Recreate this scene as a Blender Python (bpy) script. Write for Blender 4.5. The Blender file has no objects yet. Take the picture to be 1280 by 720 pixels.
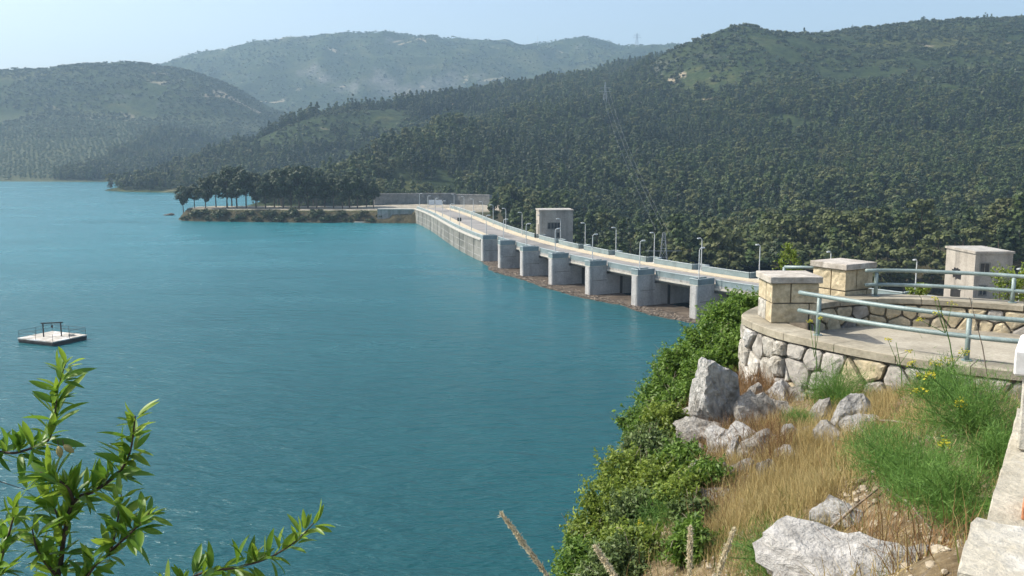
import bpy, bmesh, math, random
import numpy as np
from mathutils import Vector, Matrix

random.seed(7)
rng = np.random.default_rng(11)
R = math.radians
SC = bpy.context.scene
COL = SC.collection

# ------------------------------------------------------------------ camera, sky, sun, exposure
FPX = 1150.0                      # focal length in photo pixels (1280 wide)
EYE = 24.3                        # eye height over the lake, metres
PITCH = math.atan((360 - 193) / FPX)
cam_data = bpy.data.cameras.new('camera')
cam_data.sensor_width = 36.0
cam_data.lens = 36.0 * FPX / 1280.0
cam_data.clip_start = 0.05
cam_data.clip_end = 12000.0
cam = bpy.data.objects.new('camera', cam_data)
cam.location = (0, 0, EYE)
cam.rotation_euler = (math.pi / 2 - PITCH, 0, 0)
COL.objects.link(cam)
SC.camera = cam

SUN_AZ, SUN_EL = R(-82), R(46)    # azimuth from +Y towards +X
world = bpy.data.worlds.new('World')
SC.world = world
world.use_nodes = True
wn = world.node_tree
bg = wn.nodes['Background']
sky = wn.nodes.new('ShaderNodeTexSky')
sky.sky_type = 'NISHITA'
sky.sun_disc = False
sky.sun_elevation = SUN_EL
sky.sun_rotation = SUN_AZ
sky.altitude = 400
sky.air_density = 1.0
sky.dust_density = 5.0
sky.ozone_density = 1.2
wn.links.new(sky.outputs[0], bg.inputs[0])
bg.inputs[1].default_value = 0.15

sun_data = bpy.data.lights.new('sun', 'SUN')
sun_data.energy = 3.5
sun_data.angle = R(0.53)
sun_data.color = (1.0, 0.95, 0.86)
sun = bpy.data.objects.new('sun', sun_data)
sdir = Vector((math.sin(SUN_AZ) * math.cos(SUN_EL), math.cos(SUN_AZ) * math.cos(SUN_EL), math.sin(SUN_EL)))
sun.rotation_euler = sdir.to_track_quat('Z', 'Y').to_euler()
sun.location = sdir * 400
COL.objects.link(sun)

SC.view_settings.view_transform = 'Standard'
SC.view_settings.look = 'None'
SC.view_settings.exposure = 0.71
SC.view_settings.gamma = 1.0
SC.view_settings.use_curve_mapping = False
SC.render.engine = 'CYCLES'
SC.cycles.use_denoising = True
SC.cycles.max_bounces = 6
SC.cycles.diffuse_bounces = 2
SC.cycles.glossy_bounces = 3
SC.cycles.transmission_bounces = 3
SC.cycles.volume_bounces = 0
SC.cycles.transparent_max_bounces = 6
SC.cycles.caustics_reflective = False
SC.cycles.caustics_refractive = False

# ------------------------------------------------------------------ helpers
SP, CP = math.sin(PITCH), math.cos(PITCH)
def ray(px, py):
    a, b = (px - 640) / FPX, (360 - py) / FPX
    return np.array([a, CP + b * SP, -SP + b * CP])
def at(px, py, Y=None, z=None):
    """world point seen at a photo pixel, at forward distance Y or at height z"""
    d = ray(px, py)
    t = Y / d[1] if Y is not None else (z - EYE) / d[2]
    return np.array([0, 0, EYE]) + d * t
def project(x, y, z):
    x, y, z = np.asarray(x, float), np.asarray(y, float), np.asarray(z, float) - EYE
    f = y * CP - z * SP
    u = y * SP + z * CP
    return 640 + FPX * x / f, 360 - FPX * u / f, f

_T = np.random.default_rng(3).random((256, 256))
def vnoise(x, y):
    x, y = np.asarray(x, float), np.asarray(y, float)
    ix, iy = np.floor(x).astype(int), np.floor(y).astype(int)
    fx, fy = x - ix, y - iy
    fx, fy = fx * fx * (3 - 2 * fx), fy * fy * (3 - 2 * fy)
    a = _T[ix % 256, iy % 256]; b = _T[(ix + 1) % 256, iy % 256]
    c = _T[ix % 256, (iy + 1) % 256]; d = _T[(ix + 1) % 256, (iy + 1) % 256]
    return (a * (1 - fx) + b * fx) * (1 - fy) + (c * (1 - fx) + d * fx) * fy
def fbm(x, y, octaves=4, gain=0.5):
    s, amp, f, n = 0.0, 1.0, 1.0, 0.0
    for k in range(octaves):
        s = s + amp * vnoise(x * f + 17.3 * k, y * f + 9.1 * k); n += amp
        amp *= gain; f *= 2.03
    return s / n
def sstep(a, b, x):
    t = np.clip((x - a) / (b - a), 0, 1)
    return t * t * (3 - 2 * t)

class RBF:
    def __init__(self, pts, c):
        P = np.array(pts, float)
        self.p, self.c = P[:, :2], c
        self.m = P[:, 2].mean()
        d = np.sqrt(((self.p[:, None] - self.p[None]) ** 2).sum(-1) + c * c)
        self.w = np.linalg.solve(d + 1e-6 * np.eye(len(P)), P[:, 2] - self.m)
    def __call__(self, x, y):
        x, y = np.asarray(x, float), np.asarray(y, float)
        out = np.full(x.shape, self.m)
        for (a, b), w in zip(self.p, self.w):
            out = out + w * np.sqrt((x - a) ** 2 + (y - b) ** 2 + self.c ** 2)
        return out

def origin_of(o):
    v = Vector((0, 0, 0))
    while o is not None:
        v = v + o.location
        o = o.parent
    return np.array(v)

def tag(o, label=None, cat=None, group=None, kind=None):
    if label: o['label'] = label
    if cat: o['category'] = cat
    if group: o['group'] = group
    if kind: o['kind'] = kind
    return o

def empty(name, loc, label=None, cat=None, group=None, rz=0.0):
    o = bpy.data.objects.new(name, None)
    o.empty_display_size = 0.2
    o.location = tuple(float(c) for c in loc)
    o.rotation_euler = (0, 0, rz)
    COL.objects.link(o)
    return tag(o, label, cat, group)

def np_mesh(name, V, F, mats=(), smooth=False, mi=None):
    """mesh from numpy vertices and an (n,3) or (n,4) face array"""
    me = bpy.data.meshes.new(name)
    V = np.asarray(V, np.float32); F = np.asarray(F, np.int32)
    k = F.shape[1]
    me.vertices.add(len(V)); me.vertices.foreach_set('co', V.ravel())
    me.loops.add(F.size); me.loops.foreach_set('vertex_index', F.ravel())
    me.polygons.add(len(F))
    me.polygons.foreach_set('loop_start', np.arange(len(F), dtype=np.int32) * k)
    me.polygons.foreach_set('loop_total', np.full(len(F), k, np.int32))
    if mi is not None: me.polygons.foreach_set('material_index', np.asarray(mi, np.int32))
    me.polygons.foreach_set('use_smooth', np.full(len(F), smooth, bool))
    for m in mats: me.materials.append(m)
    me.update(calc_edges=True)
    return me

def put(name, me, parent=None, label=None, cat=None, group=None, kind=None, loc=None):
    o = bpy.data.objects.new(name, me)
    if parent is not None: o.parent = parent
    if loc is not None: o.location = tuple(float(c) for c in loc)
    COL.objects.link(o)
    return tag(o, label, cat, group, kind)

class MB:
    """collects boxes, tubes, prisms ... into one mesh, in world coordinates"""
    def __init__(self): self.v, self.f, self.m = [], [], []
    def add(self, V, F, mi=0):
        n = len(self.v)
        self.v.extend([tuple(float(c) for c in p) for p in V])
        self.f.extend([tuple(int(i) + n for i in q) for q in F]); self.m.extend([mi] * len(F))
        return self
    def box(self, c, size, rz=0.0, mi=0, taper=1.0):
        hx, hy, hz = [s / 2 for s in size]
        ca, sa = math.cos(rz), math.sin(rz)
        V = []
        for sz in (-1, 1):
            k = taper if sz > 0 else 1.0
            for sx, sy in ((-1, -1), (1, -1), (1, 1), (-1, 1)):
                x, y = sx * hx * k, sy * hy * k
                V.append((c[0] + x * ca - y * sa, c[1] + x * sa + y * ca, c[2] + sz * hz))
        return self.add(V, [(3, 2, 1, 0), (4, 5, 6, 7), (0, 1, 5, 4), (1, 2, 6, 5), (2, 3, 7, 6), (3, 0, 4, 7)], mi)
    def bar(self, a, b, w, h, mi=0):
        a, b = np.array(a, float), np.array(b, float)
        d = (b - a) / max(np.linalg.norm(b - a), 1e-9)
        up = np.array([0, 0, 1.0]) if abs(d[2]) < 0.95 else np.array([0, 1.0, 0])
        s = np.cross(d, up); s /= np.linalg.norm(s); u = np.cross(s, d)
        V = []
        for p in (a, b):
            for i, j in ((-1, -1), (1, -1), (1, 1), (-1, 1)): V.append(p + s * i * w / 2 + u * j * h / 2)
        return self.add(V, [(3, 2, 1, 0), (4, 5, 6, 7), (0, 1, 5, 4), (1, 2, 6, 5), (2, 3, 7, 6), (3, 0, 4, 7)], mi)
    def tube(self, pts, r, n=8, mi=0, cap=True):
        P = [np.array(p, float) for p in pts]
        rr = r if hasattr(r, '__len__') else [r] * len(P)
        rings, prev = [], None
        for i, p in enumerate(P):
            d = P[min(i + 1, len(P) - 1)] - P[max(i - 1, 0)]
            d = d / max(np.linalg.norm(d), 1e-9)
            if prev is None:
                ref = np.array([0, 0, 1.0]) if abs(d[2]) < 0.9 else np.array([1.0, 0, 0])
            else: ref = prev
            s = ref - d * np.dot(ref, d); s /= max(np.linalg.norm(s), 1e-9)
            prev = s; u = np.cross(d, s)
            rings.append([p + rr[i] * (math.cos(2 * math.pi * k / n) * s + math.sin(2 * math.pi * k / n) * u) for k in range(n)])
        V = [q for ring in rings for q in ring]
        F = []
        for i in range(len(P) - 1):
            for k in range(n):
                F.append((i * n + k, i * n + (k + 1) % n, (i + 1) * n + (k + 1) % n, (i + 1) * n + k))
        if cap:
            F.append(tuple(range(n - 1, -1, -1)))
            F.append(tuple((len(P) - 1) * n + k for k in range(n)))
        return self.add(V, F, mi)
    def strip(self, sections, mi=0, close=True, ends=True):
        """sweep: list of equal-length closed profiles (lists of points)"""
        n = len(sections[0]); V = [p for s in sections for p in s]; F = []
        for i in range(len(sections) - 1):
            for k in range(n if close else n - 1):
                F.append((i * n + k, i * n + (k + 1) % n, (i + 1) * n + (k + 1) % n, (i + 1) * n + k))
        if ends and close:
            F.append(tuple(range(n - 1, -1, -1))); F.append(tuple((len(sections) - 1) * n + k for k in range(n)))
        return self.add(V, F, mi)
    def prism(self, poly, z0, z1, mi=0):
        n = len(poly)
        V = [(p[0], p[1], z0) for p in poly] + [(p[0], p[1], z1) for p in poly]
        F = [tuple(range(n - 1, -1, -1)), tuple(range(n, 2 * n))] + [(k, (k + 1) % n, n + (k + 1) % n, n + k) for k in range(n)]
        return self.add(V, F, mi)
    def mesh(self, name, mats, origin=(0, 0, 0), smooth=False, bevel=0.0, segs=1, fix=True):
        V = np.array(self.v, float) - np.array(origin, float)
        me = bpy.data.meshes.new(name)
        me.from_pydata([tuple(p) for p in V], [], self.f)
        for m in (mats if isinstance(mats, (list, tuple)) else [mats]): me.materials.append(m)
        me.polygons.foreach_set('material_index', self.m)
        if fix or bevel > 0:
            bm = bmesh.new(); bm.from_mesh(me)
            if fix: bmesh.ops.recalc_face_normals(bm, faces=bm.faces)
            if bevel > 0:
                es = [e for e in bm.edges if len(e.link_faces) == 2 and e.calc_face_angle(0) > 0.5]
                bmesh.ops.bevel(bm, geom=es, offset=bevel, segments=segs, affect='EDGES', profile=0.5)
            bm.to_mesh(me); bm.free()
        if smooth: me.polygons.foreach_set('use_smooth', [True] * len(me.polygons))
        me.update()
        return me
    def build(self, name, mats, parent=None, smooth=False, bevel=0.0, segs=1, fix=True, **kw):
        org = origin_of(parent) if parent is not None else np.zeros(3)
        return put(name, self.mesh(name, mats, org, smooth, bevel, segs, fix), parent, **kw)

# ------------------------------------------------------------------ materials
def nodes_of(m):
    m.use_nodes = True
    return m.node_tree, m.node_tree.nodes, m.node_tree.links
def ramp(nt, fac, stops):
    r = nt.nodes.new('ShaderNodeValToRGB')
    el = r.color_ramp.elements
    while len(el) < len(stops): el.new(0.5)
    for e, (p, c) in zip(el, stops):
        e.position = p; e.color = (c[0], c[1], c[2], 1)
    nt.links.new(fac, r.inputs[0])
    return r.outputs[0]
def noise(nt, vec, scale, detail=5, rough=0.6, dist=0.0):
    n = nt.nodes.new('ShaderNodeTexNoise')
    n.inputs['Scale'].default_value = scale; n.inputs['Detail'].default_value = detail
    n.inputs['Roughness'].default_value = rough; n.inputs['Distortion'].default_value = dist
    nt.links.new(vec, n.inputs['Vector'])
    return n.outputs['Fac']
def mixc(nt, fac, a, b, mode='MIX'):
    m = nt.nodes.new('ShaderNodeMix'); m.data_type = 'RGBA'; m.blend_type = mode
    for sock, val in ((m.inputs[0], fac), (m.inputs[6], a), (m.inputs[7], b)):
        if hasattr(val, 'is_output'): nt.links.new(val, sock)
        elif isinstance(val, (int, float)): sock.default_value = val
        else: sock.default_value = (val[0], val[1], val[2], 1)
    return m.outputs[2]
def math_(nt, op, a, b=0.0, clamp=False):
    m = nt.nodes.new('ShaderNodeMath'); m.operation = op; m.use_clamp = clamp
    for sock, val in ((m.inputs[0], a), (m.inputs[1], b)):
        if hasattr(val, 'is_output'): nt.links.new(val, sock)
        else: sock.default_value = val
    return m.outputs[0]
def coords(nt, kind='Object', scale=None):
    t = nt.nodes.new('ShaderNodeTexCoord')
    if scale is None: return t.outputs[kind]
    mp = nt.nodes.new('ShaderNodeMapping'); mp.inputs['Scale'].default_value = scale
    nt.links.new(t.outputs[kind], mp.inputs[0])
    return mp.outputs[0]
def bump(nt, height, strength, dist):
    b = nt.nodes.new('ShaderNodeBump'); b.inputs['Strength'].default_value = strength; b.inputs['Distance'].default_value = dist
    nt.links.new(height, b.inputs['Height'])
    return b.outputs[0]

def surf(name, c1, c2, scale=2.0, rough=0.85, bump_s=0.4, bump_d=0.02, bscale=None, c3=None, streak=None, metallic=0.0, spec=0.3):
    """stone / concrete / paint: two-tone noise, stains, fine relief"""
    m = bpy.data.materials.new(name); nt, ns, ls = nodes_of(m)
    b = ns['Principled BSDF']
    v = coords(nt)
    n1 = noise(nt, v, scale, 6, 0.62)
    col = ramp(nt, n1, [(0.32, c1), (0.68, c2)])
    if c3 is not None:
        n3 = noise(nt, v, scale * 0.37, 5, 0.65, 0.4)
        col = mixc(nt, ramp(nt, n3, [(0.52, (0, 0, 0)), (0.66, (1, 1, 1))]), col, c3)
    if streak is not None:
        sv = coords(nt, 'Object', (streak[1], streak[1], streak[1] * 0.06))
        n4 = noise(nt, sv, 1.0, 5, 0.6)
        col = mixc(nt, ramp(nt, n4, [(0.5, (0, 0, 0)), (0.72, (0.75, 0.75, 0.75))]), col, streak[0])
    n2 = noise(nt, v, bscale or scale * 6, 6, 0.65)
    col = mixc(nt, 0.35, col, ramp(nt, n2, [(0.3, (0.25, 0.25, 0.25)), (0.7, (0.8, 0.8, 0.8))]), 'OVERLAY')
    ls.new(col, b.inputs['Base Color'])
    b.inputs['Roughness'].default_value = rough; b.inputs['Metallic'].default_value = metallic
    b.inputs['Specular IOR Level'].default_value = spec
    ls.new(bump(nt, n2, bump_s, bump_d), b.inputs['Normal'])
    return m

def foliage(name, c1, c2, c3=None, scale=0.8, transl=0.3, rough=0.6, island=False, spec=0.3):
    m = bpy.data.materials.new(name); nt, ns, ls = nodes_of(m)
    b = ns['Principled BSDF']; out = ns['Material Output']
    n1 = noise(nt, coords(nt), scale, 3, 0.6)
    oi = ns.new('ShaderNodeObjectInfo')
    geo = ns.new('ShaderNodeNewGeometry')
    f = math_(nt, 'ADD', math_(nt, 'MULTIPLY', n1, 0.6), math_(nt, 'MULTIPLY', geo.outputs['Random Per Island'], 0.35))
    col = ramp(nt, f, [(0.22, c1), (0.72, c2)])
    if c3 is not None: col = mixc(nt, math_(nt, 'MULTIPLY', oi.outputs['Random'], 0.75), col, c3)
    ls.new(col, b.inputs['Base Color'])
    b.inputs['Roughness'].default_value = rough; b.inputs['Specular IOR Level'].default_value = spec
    if transl > 0:
        t = ns.new('ShaderNodeBsdfTranslucent'); ls.new(col, t.inputs[0])
        mx = ns.new('ShaderNodeMixShader'); mx.inputs[0].default_value = transl
        ls.new(b.outputs[0], mx.inputs[1]); ls.new(t.outputs[0], mx.inputs[2]); ls.new(mx.outputs[0], out.inputs[0])
    return m

M = {}
M['concrete'] = surf('concrete', (0.25, 0.245, 0.23), (0.36, 0.355, 0.335), 0.5, 0.9, 0.3, 0.02, 4.0, c3=(0.19, 0.185, 0.17), streak=((0.12, 0.115, 0.105), 1.2))
M['pier'] = surf('pier', (0.34, 0.335, 0.32), (0.46, 0.45, 0.43), 0.5, 0.9, 0.3, 0.02, 4.0, c3=(0.28, 0.275, 0.26), streak=((0.22, 0.215, 0.2), 0.7))
M['concrete_old'] = surf('concrete_old', (0.15, 0.15, 0.13), (0.26, 0.255, 0.225), 0.35, 0.92, 0.4, 0.03, 3.0, c3=(0.11, 0.115, 0.1), streak=((0.06, 0.065, 0.06), 0.9))
M['concrete_pale'] = surf('concrete_pale', (0.36, 0.34, 0.29), (0.5, 0.475, 0.41), 0.8, 0.9, 0.3, 0.02, 6.0)
M['building'] = surf('building', (0.30, 0.27, 0.225), (0.41, 0.375, 0.315), 0.45, 0.9, 0.25, 0.02, 5.0, c3=(0.25, 0.225, 0.19), streak=((0.17, 0.155, 0.13), 0.8))
M['roof_gravel'] = surf('roof_gravel', (0.28, 0.27, 0.24), (0.44, 0.42, 0.37), 1.2, 0.95, 0.5, 0.03, 14)
M['asphalt'] = surf('asphalt', (0.19, 0.18, 0.165), (0.29, 0.275, 0.25), 0.25, 0.9, 0.2, 0.01, 6.0, c3=(0.14, 0.135, 0.125))
M['pavement'] = surf('pavement', (0.42, 0.36, 0.25), (0.52, 0.45, 0.32), 0.6, 0.9, 0.2, 0.01, 7.0)
M['parapet'] = surf('parapet', (0.15, 0.20, 0.205), (0.215, 0.27, 0.275), 0.6, 0.6, 0.1, 0.004, 8.0, c3=(0.13, 0.165, 0.165))
M['parapet_rim'] = surf('parapet_rim', (0.30, 0.355, 0.355), (0.38, 0.43, 0.42), 0.8, 0.55, 0.1, 0.004, 8.0)
M['gate_metal'] = surf('gate_metal', (0.03, 0.03, 0.028), (0.07, 0.06, 0.05), 0.7, 0.7, 0.1, 0.01, 6.0, c3=(0.05, 0.032, 0.02))
M['lamp_metal'] = surf('lamp_metal', (0.45, 0.47, 0.46), (0.56, 0.58, 0.56), 2.0, 0.5, 0.05, 0.003, 9.0)
M['lamp_glass'] = surf('lamp_glass', (0.62, 0.62, 0.58), (0.72, 0.71, 0.66), 3.0, 0.25, 0.02, 0.002, 9.0)
M['dark'] = surf('dark', (0.012, 0.012, 0.012), (0.03, 0.028, 0.026), 2.0, 0.8, 0.1, 0.004, 9.0)
M['soot'] = surf('soot', (0.008, 0.008, 0.009), (0.02, 0.02, 0.02), 4.0, 0.9, 0.05, 0.002, 9.0)
M['glass'] = surf('glass', (0.02, 0.025, 0.028), (0.05, 0.055, 0.06), 0.8, 0.12, 0.02, 0.001, 4.0, spec=0.5)
M['board_white'] = surf('board_white', (0.5, 0.56, 0.6), (0.66, 0.71, 0.74), 1.5, 0.5, 0.02, 0.001, 6.0)
M['masonry_far'] = surf('masonry_far', (0.13, 0.135, 0.125), (0.25, 0.25, 0.23), 0.55, 0.95, 0.9, 0.12, 1.3, c3=(0.18, 0.18, 0.165))
M['limestone'] = surf('limestone', (0.27, 0.25, 0.205), (0.56, 0.535, 0.475), 4.2, 0.93, 1.0, 0.05, 9.0, c3=(0.20, 0.18, 0.14))
M['limestone_tan'] = surf('limestone_tan', (0.36, 0.30, 0.19), (0.54, 0.46, 0.31), 3.5, 0.93, 0.7, 0.02, 14.0, c3=(0.30, 0.27, 0.20))
M['limestone_grey'] = surf('limestone_grey', (0.25, 0.235, 0.205), (0.42, 0.395, 0.35), 3.2, 0.93, 0.7, 0.02, 14.0, c3=(0.19, 0.175, 0.15))
M['mortar'] = surf('mortar', (0.19, 0.165, 0.13), (0.32, 0.285, 0.23), 5.0, 0.95, 0.6, 0.02, 22.0)
M['cap_stone'] = surf('cap_stone', (0.28, 0.25, 0.205), (0.50, 0.465, 0.405), 4.0, 0.9, 0.5, 0.01, 24.0, c3=(0.21, 0.185, 0.15))
M['cap_white'] = surf('cap_white', (0.52, 0.51, 0.48), (0.66, 0.65, 0.62), 3.0, 0.85, 0.3, 0.006, 24.0)
M['kerb'] = surf('kerb', (0.23, 0.205, 0.15), (0.37, 0.335, 0.255), 2.4, 0.93, 0.6, 0.012, 16.0, c3=(0.17, 0.155, 0.115))
M['floor_slab'] = surf('floor_slab', (0.27, 0.245, 0.185), (0.39, 0.355, 0.28), 1.8, 0.93, 0.4, 0.01, 16.0, c3=(0.20, 0.18, 0.14))
M['parapet_slab'] = surf('parapet_slab', (0.33, 0.30, 0.225), (0.47, 0.435, 0.35), 3.6, 0.92, 0.9, 0.016, 30.0, c3=(0.56, 0.54, 0.48))
M['terracotta'] = surf('terracotta', (0.35, 0.14, 0.065), (0.46, 0.2, 0.1), 6.0, 0.9, 0.4, 0.01, 30.0)
M['rail_paint'] = surf('rail_paint', (0.15, 0.205, 0.195), (0.225, 0.285, 0.27), 4.0, 0.42, 0.08, 0.002, 40.0, c3=(0.28, 0.35, 0.335), spec=0.5)
M['rock'] = surf('rock', (0.18, 0.165, 0.14), (0.44, 0.42, 0.375), 2.2, 0.95, 1.0, 0.09, 6.0, c3=(0.11, 0.10, 0.082))
M['rock_pale'] = surf('rock_pale', (0.28, 0.27, 0.245), (0.56, 0.545, 0.51), 2.6, 0.95, 1.0, 0.09, 6.0, c3=(0.17, 0.155, 0.13))
M['pebble'] = surf('pebble', (0.24, 0.195, 0.13), (0.43, 0.38, 0.29), 6.0, 0.95, 0.4, 0.01, 30.0)
M['raft_deck'] = surf('raft_deck', (0.33, 0.30, 0.245), (0.52, 0.49, 0.43), 1.5, 0.9, 0.2, 0.01, 8.0, c3=(0.70, 0.69, 0.66))
M['raft_side'] = surf('raft_side', (0.025, 0.025, 0.024), (0.07, 0.062, 0.055), 1.5, 0.8, 0.2, 0.01, 8.0)
M['bark'] = surf('bark', (0.07, 0.052, 0.038), (0.14, 0.108, 0.08), 3.0, 0.95, 0.8, 0.05, 10.0)
M['twig'] = surf('twig', (0.045, 0.03, 0.022), (0.1, 0.07, 0.05), 30.0, 0.9, 0.4, 0.002, 150.0)
M['dry_stem'] = surf('dry_stem', (0.34, 0.26, 0.13), (0.50, 0.40, 0.22), 20.0, 0.9, 0.1, 0.001, 90.0)
M['dead_stem'] = surf('dead_stem', (0.17, 0.135, 0.10), (0.30, 0.25, 0.19), 20.0, 0.9, 0.1, 0.001, 90.0)
M['galvanised'] = surf('galvanised', (0.36, 0.37, 0.37), (0.48, 0.49, 0.49), 1.0, 0.5, 0.02, 0.002, 9.0, metallic=0.4)
M['cable'] = surf('cable', (0.14, 0.15, 0.15), (0.2, 0.21, 0.21), 1.0, 0.5, 0.02, 0.002, 9.0)
M['debris'] = surf('debris', (0.045, 0.034, 0.024), (0.10, 0.076, 0.053), 0.9, 0.95, 1.0, 0.1, 5.0, c3=(0.13, 0.105, 0.078))
M['stick'] = surf('stick', (0.08, 0.06, 0.042), (0.24, 0.20, 0.155), 2.0, 0.9, 0.1, 0.01, 9.0)

M['pine'] = foliage('pine', (0.022, 0.042, 0.011), (0.10, 0.145, 0.037), (0.06, 0.085, 0.022), 0.35, 0.24)
M['pine_dark'] = foliage('pine_dark', (0.014, 0.026, 0.009), (0.052, 0.078, 0.024), (0.034, 0.052, 0.016), 0.35, 0.18)
M['pine_light'] = foliage('pine_light', (0.04, 0.06, 0.016), (0.13, 0.155, 0.045), (0.10, 0.105, 0.032), 0.35, 0.25)
M['olive'] = foliage('olive', (0.05, 0.078, 0.036), (0.14, 0.18, 0.09), (0.09, 0.125, 0.062), 0.6, 0.15)
M['scrub'] = foliage('scrub', (0.018, 0.034, 0.010), (0.06, 0.086, 0.026), (0.075, 0.08, 0.03), 0.5, 0.1)
M['shrub'] = foliage('shrub', (0.06, 0.125, 0.016), (0.21, 0.33, 0.05), None, 3.0, 0.42, 0.5, spec=0.35)
M['shrub_yellow'] = foliage('shrub_yellow', (0.09, 0.15, 0.018), (0.30, 0.37, 0.06), None, 3.0, 0.42, 0.5, spec=0.35)
M['shrub_olive'] = foliage('shrub_olive', (0.055, 0.095, 0.024), (0.19, 0.25, 0.08), None, 3.0, 0.3, 0.5)
M['fennel'] = foliage('fennel', (0.065, 0.15, 0.026), (0.19, 0.34, 0.07), None, 3.0, 0.35, 0.6)
M['fennel_flower'] = foliage('fennel_flower', (0.38, 0.36, 0.02), (0.58, 0.52, 0.05), None, 8.0, 0.3, 0.7)
M['dry_grass'] = foliage('dry_grass', (0.26, 0.19, 0.065), (0.58, 0.47, 0.22), None, 1.2, 0.35, 0.75)
M['brown_grass'] = foliage('brown_grass', (0.11, 0.06, 0.025), (0.30, 0.18, 0.08), None, 1.5, 0.2, 0.8)
M['green_grass'] = foliage('green_grass', (0.05, 0.09, 0.015), (0.19, 0.23, 0.05), None, 1.2, 0.3, 0.7)
M['leaf'] = foliage('leaf', (0.075, 0.165, 0.014), (0.18, 0.32, 0.035), None, 9.0, 0.42, 0.42, spec=0.4)
M['leaf_young'] = foliage('leaf_young', (0.13, 0.24, 0.018), (0.27, 0.38, 0.045), None, 9.0, 0.45, 0.42, spec=0.4)
M['almond'] = surf('almond', (0.25, 0.24, 0.08), (0.36, 0.27, 0.12), 12.0, 0.8, 0.3, 0.002, 90.0)
M['plume'] = foliage('plume', (0.52, 0.44, 0.27), (0.76, 0.68, 0.48), None, 20.0, 0.35, 0.8)
# ------------------------------------------------------------------ dam line (nose line of the piers, from far end to near end)
_dp = [(518, 278.4), (604, 327.6), (622, 336), (649, 345), (684, 356), (730, 368), (790, 383), (869, 400)]
_dw = np.array([at(a, b, z=0)[:2] for a, b in _dp])
_dc = np.polyfit(_dw[:, 1], _dw[:, 0], 3)
_dy = np.linspace(340, 84, 900); _dx = np.polyval(_dc, _dy)
_ds = np.r_[0, np.cumsum(np.hypot(np.diff(_dx), np.diff(_dy)))]
S_END = float(_ds[-1]); S_CORNER = 9.9; S_P1 = 134.6; BAY = 13.65
def dam(s, o=0.0, z=None):
    x, y = np.interp(s, _ds, _dx), np.interp(s, _ds, _dy)
    e = 0.5
    tx = np.interp(s + e, _ds, _dx) - np.interp(s - e, _ds, _dx); ty = np.interp(s + e, _ds, _dy) - np.interp(s - e, _ds, _dy)
    l = math.hypot(tx, ty); tx, ty = tx / l, ty / l
    p = [x - ty * o, y + tx * o]
    return np.array(p if z is None else p + [z])
def dam_heading(s):
    a, b = dam(s - 0.5), dam(s + 0.5)
    return math.atan2(b[1] - a[1], b[0] - a[0])
PIERS = [S_P1 + BAY * k for k in range(10) if S_P1 + BAY * k < S_END - 3]

# ------------------------------------------------------------------ hills: control points (photo column, row, distance, height offset)
def sheet(pts, c):
    out = []
    for p in pts:
        if len(p) == 4 and p[3] == 'w': out.append(p[:3]); continue
        w = at(p[0], p[1], Y=p[2]); out.append((w[0], w[1], w[2] + (p[3] if len(p) > 3 else 0)))
    return RBF(out, c)
PT = -8
hill_main = sheet([
    (480, 262, 352), (540, 262, 352), (600, 264, 348), (660, 275, 318), (720, 300, 285), (800, 330, 250), (900, 350, 228), (1000, 365, 210), (1150, 365, 200), (1300, 350, 195), (1500, 350, 190),
    (480, 235, 400, PT), (480, 205, 460, PT), (480, 178, 520, PT), (480, 215, 640, PT),
    (400, 240, 400, PT), (400, 212, 455, PT), (400, 235, 560, PT), (330, 240, 415, PT), (330, 232, 430, PT), (330, 262, 520, PT),
    (540, 240, 400, PT), (560, 205, 480, PT), (560, 150, 600, PT),
    (640, 240, 395, PT), (640, 200, 500, PT), (640, 165, 600, PT), (640, 133, 690, PT), (640, 150, 850, PT),
    (800, 285, 310, PT), (800, 240, 390, PT), (800, 200, 470, PT), (800, 160, 580, PT), (800, 125, 700, PT), (800, 100, 820, PT), (800, 118, 1050, PT),
    (920, 295, 295, PT), (920, 240, 390, PT), (920, 190, 500, PT), (920, 150, 600, PT), (920, 118, 700, -4), (920, 80, 780), (920, 35, 880), (880, 48, 880), (850, 62, 870), (920, 65, 1150),
    (1050, 295, 285, PT), (1050, 240, 370, PT), (1050, 190, 480, PT), (1050, 150, 580, PT), (1050, 126, 650, -4), (1050, 90, 760), (1050, 43, 900), (1050, 65, 1250), (985, 41, 890),
    (1280, 295, 265, PT), (1280, 240, 350, PT), (1280, 190, 450, PT), (1280, 150, 540, PT), (1280, 120, 620), (1280, 80, 740), (1280, 25, 950), (1180, 31, 930), (1280, 45, 1300),
    (1500, 240, 340), (1500, 150, 520), (1500, 80, 700), (1500, 20, 950), (1700, 240, 340), (1700, 120, 600), (1700, 10, 950), (1500, 40, 1300),
    (90, 150, -30, 'w'), (150, 130, -30, 'w'), (60, 190, -24, 'w'), (110, 100, -14, 'w'), (200, 110, -14, 'w'), (-20, 150, -26, 'w'), (-60, 250, -24, 'w'), (0, 110, -26, 'w'), (-150, 300, -26, 'w'), (-190, 420, -20, 'w'), (-150, 520, -16, 'w'), (-300, 600, -40, 'w'), (-400, 900, -60, 'w'), (-100, 900, -10, 'w'), (-500, 400, -60, 'w'),
], 25)
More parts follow.
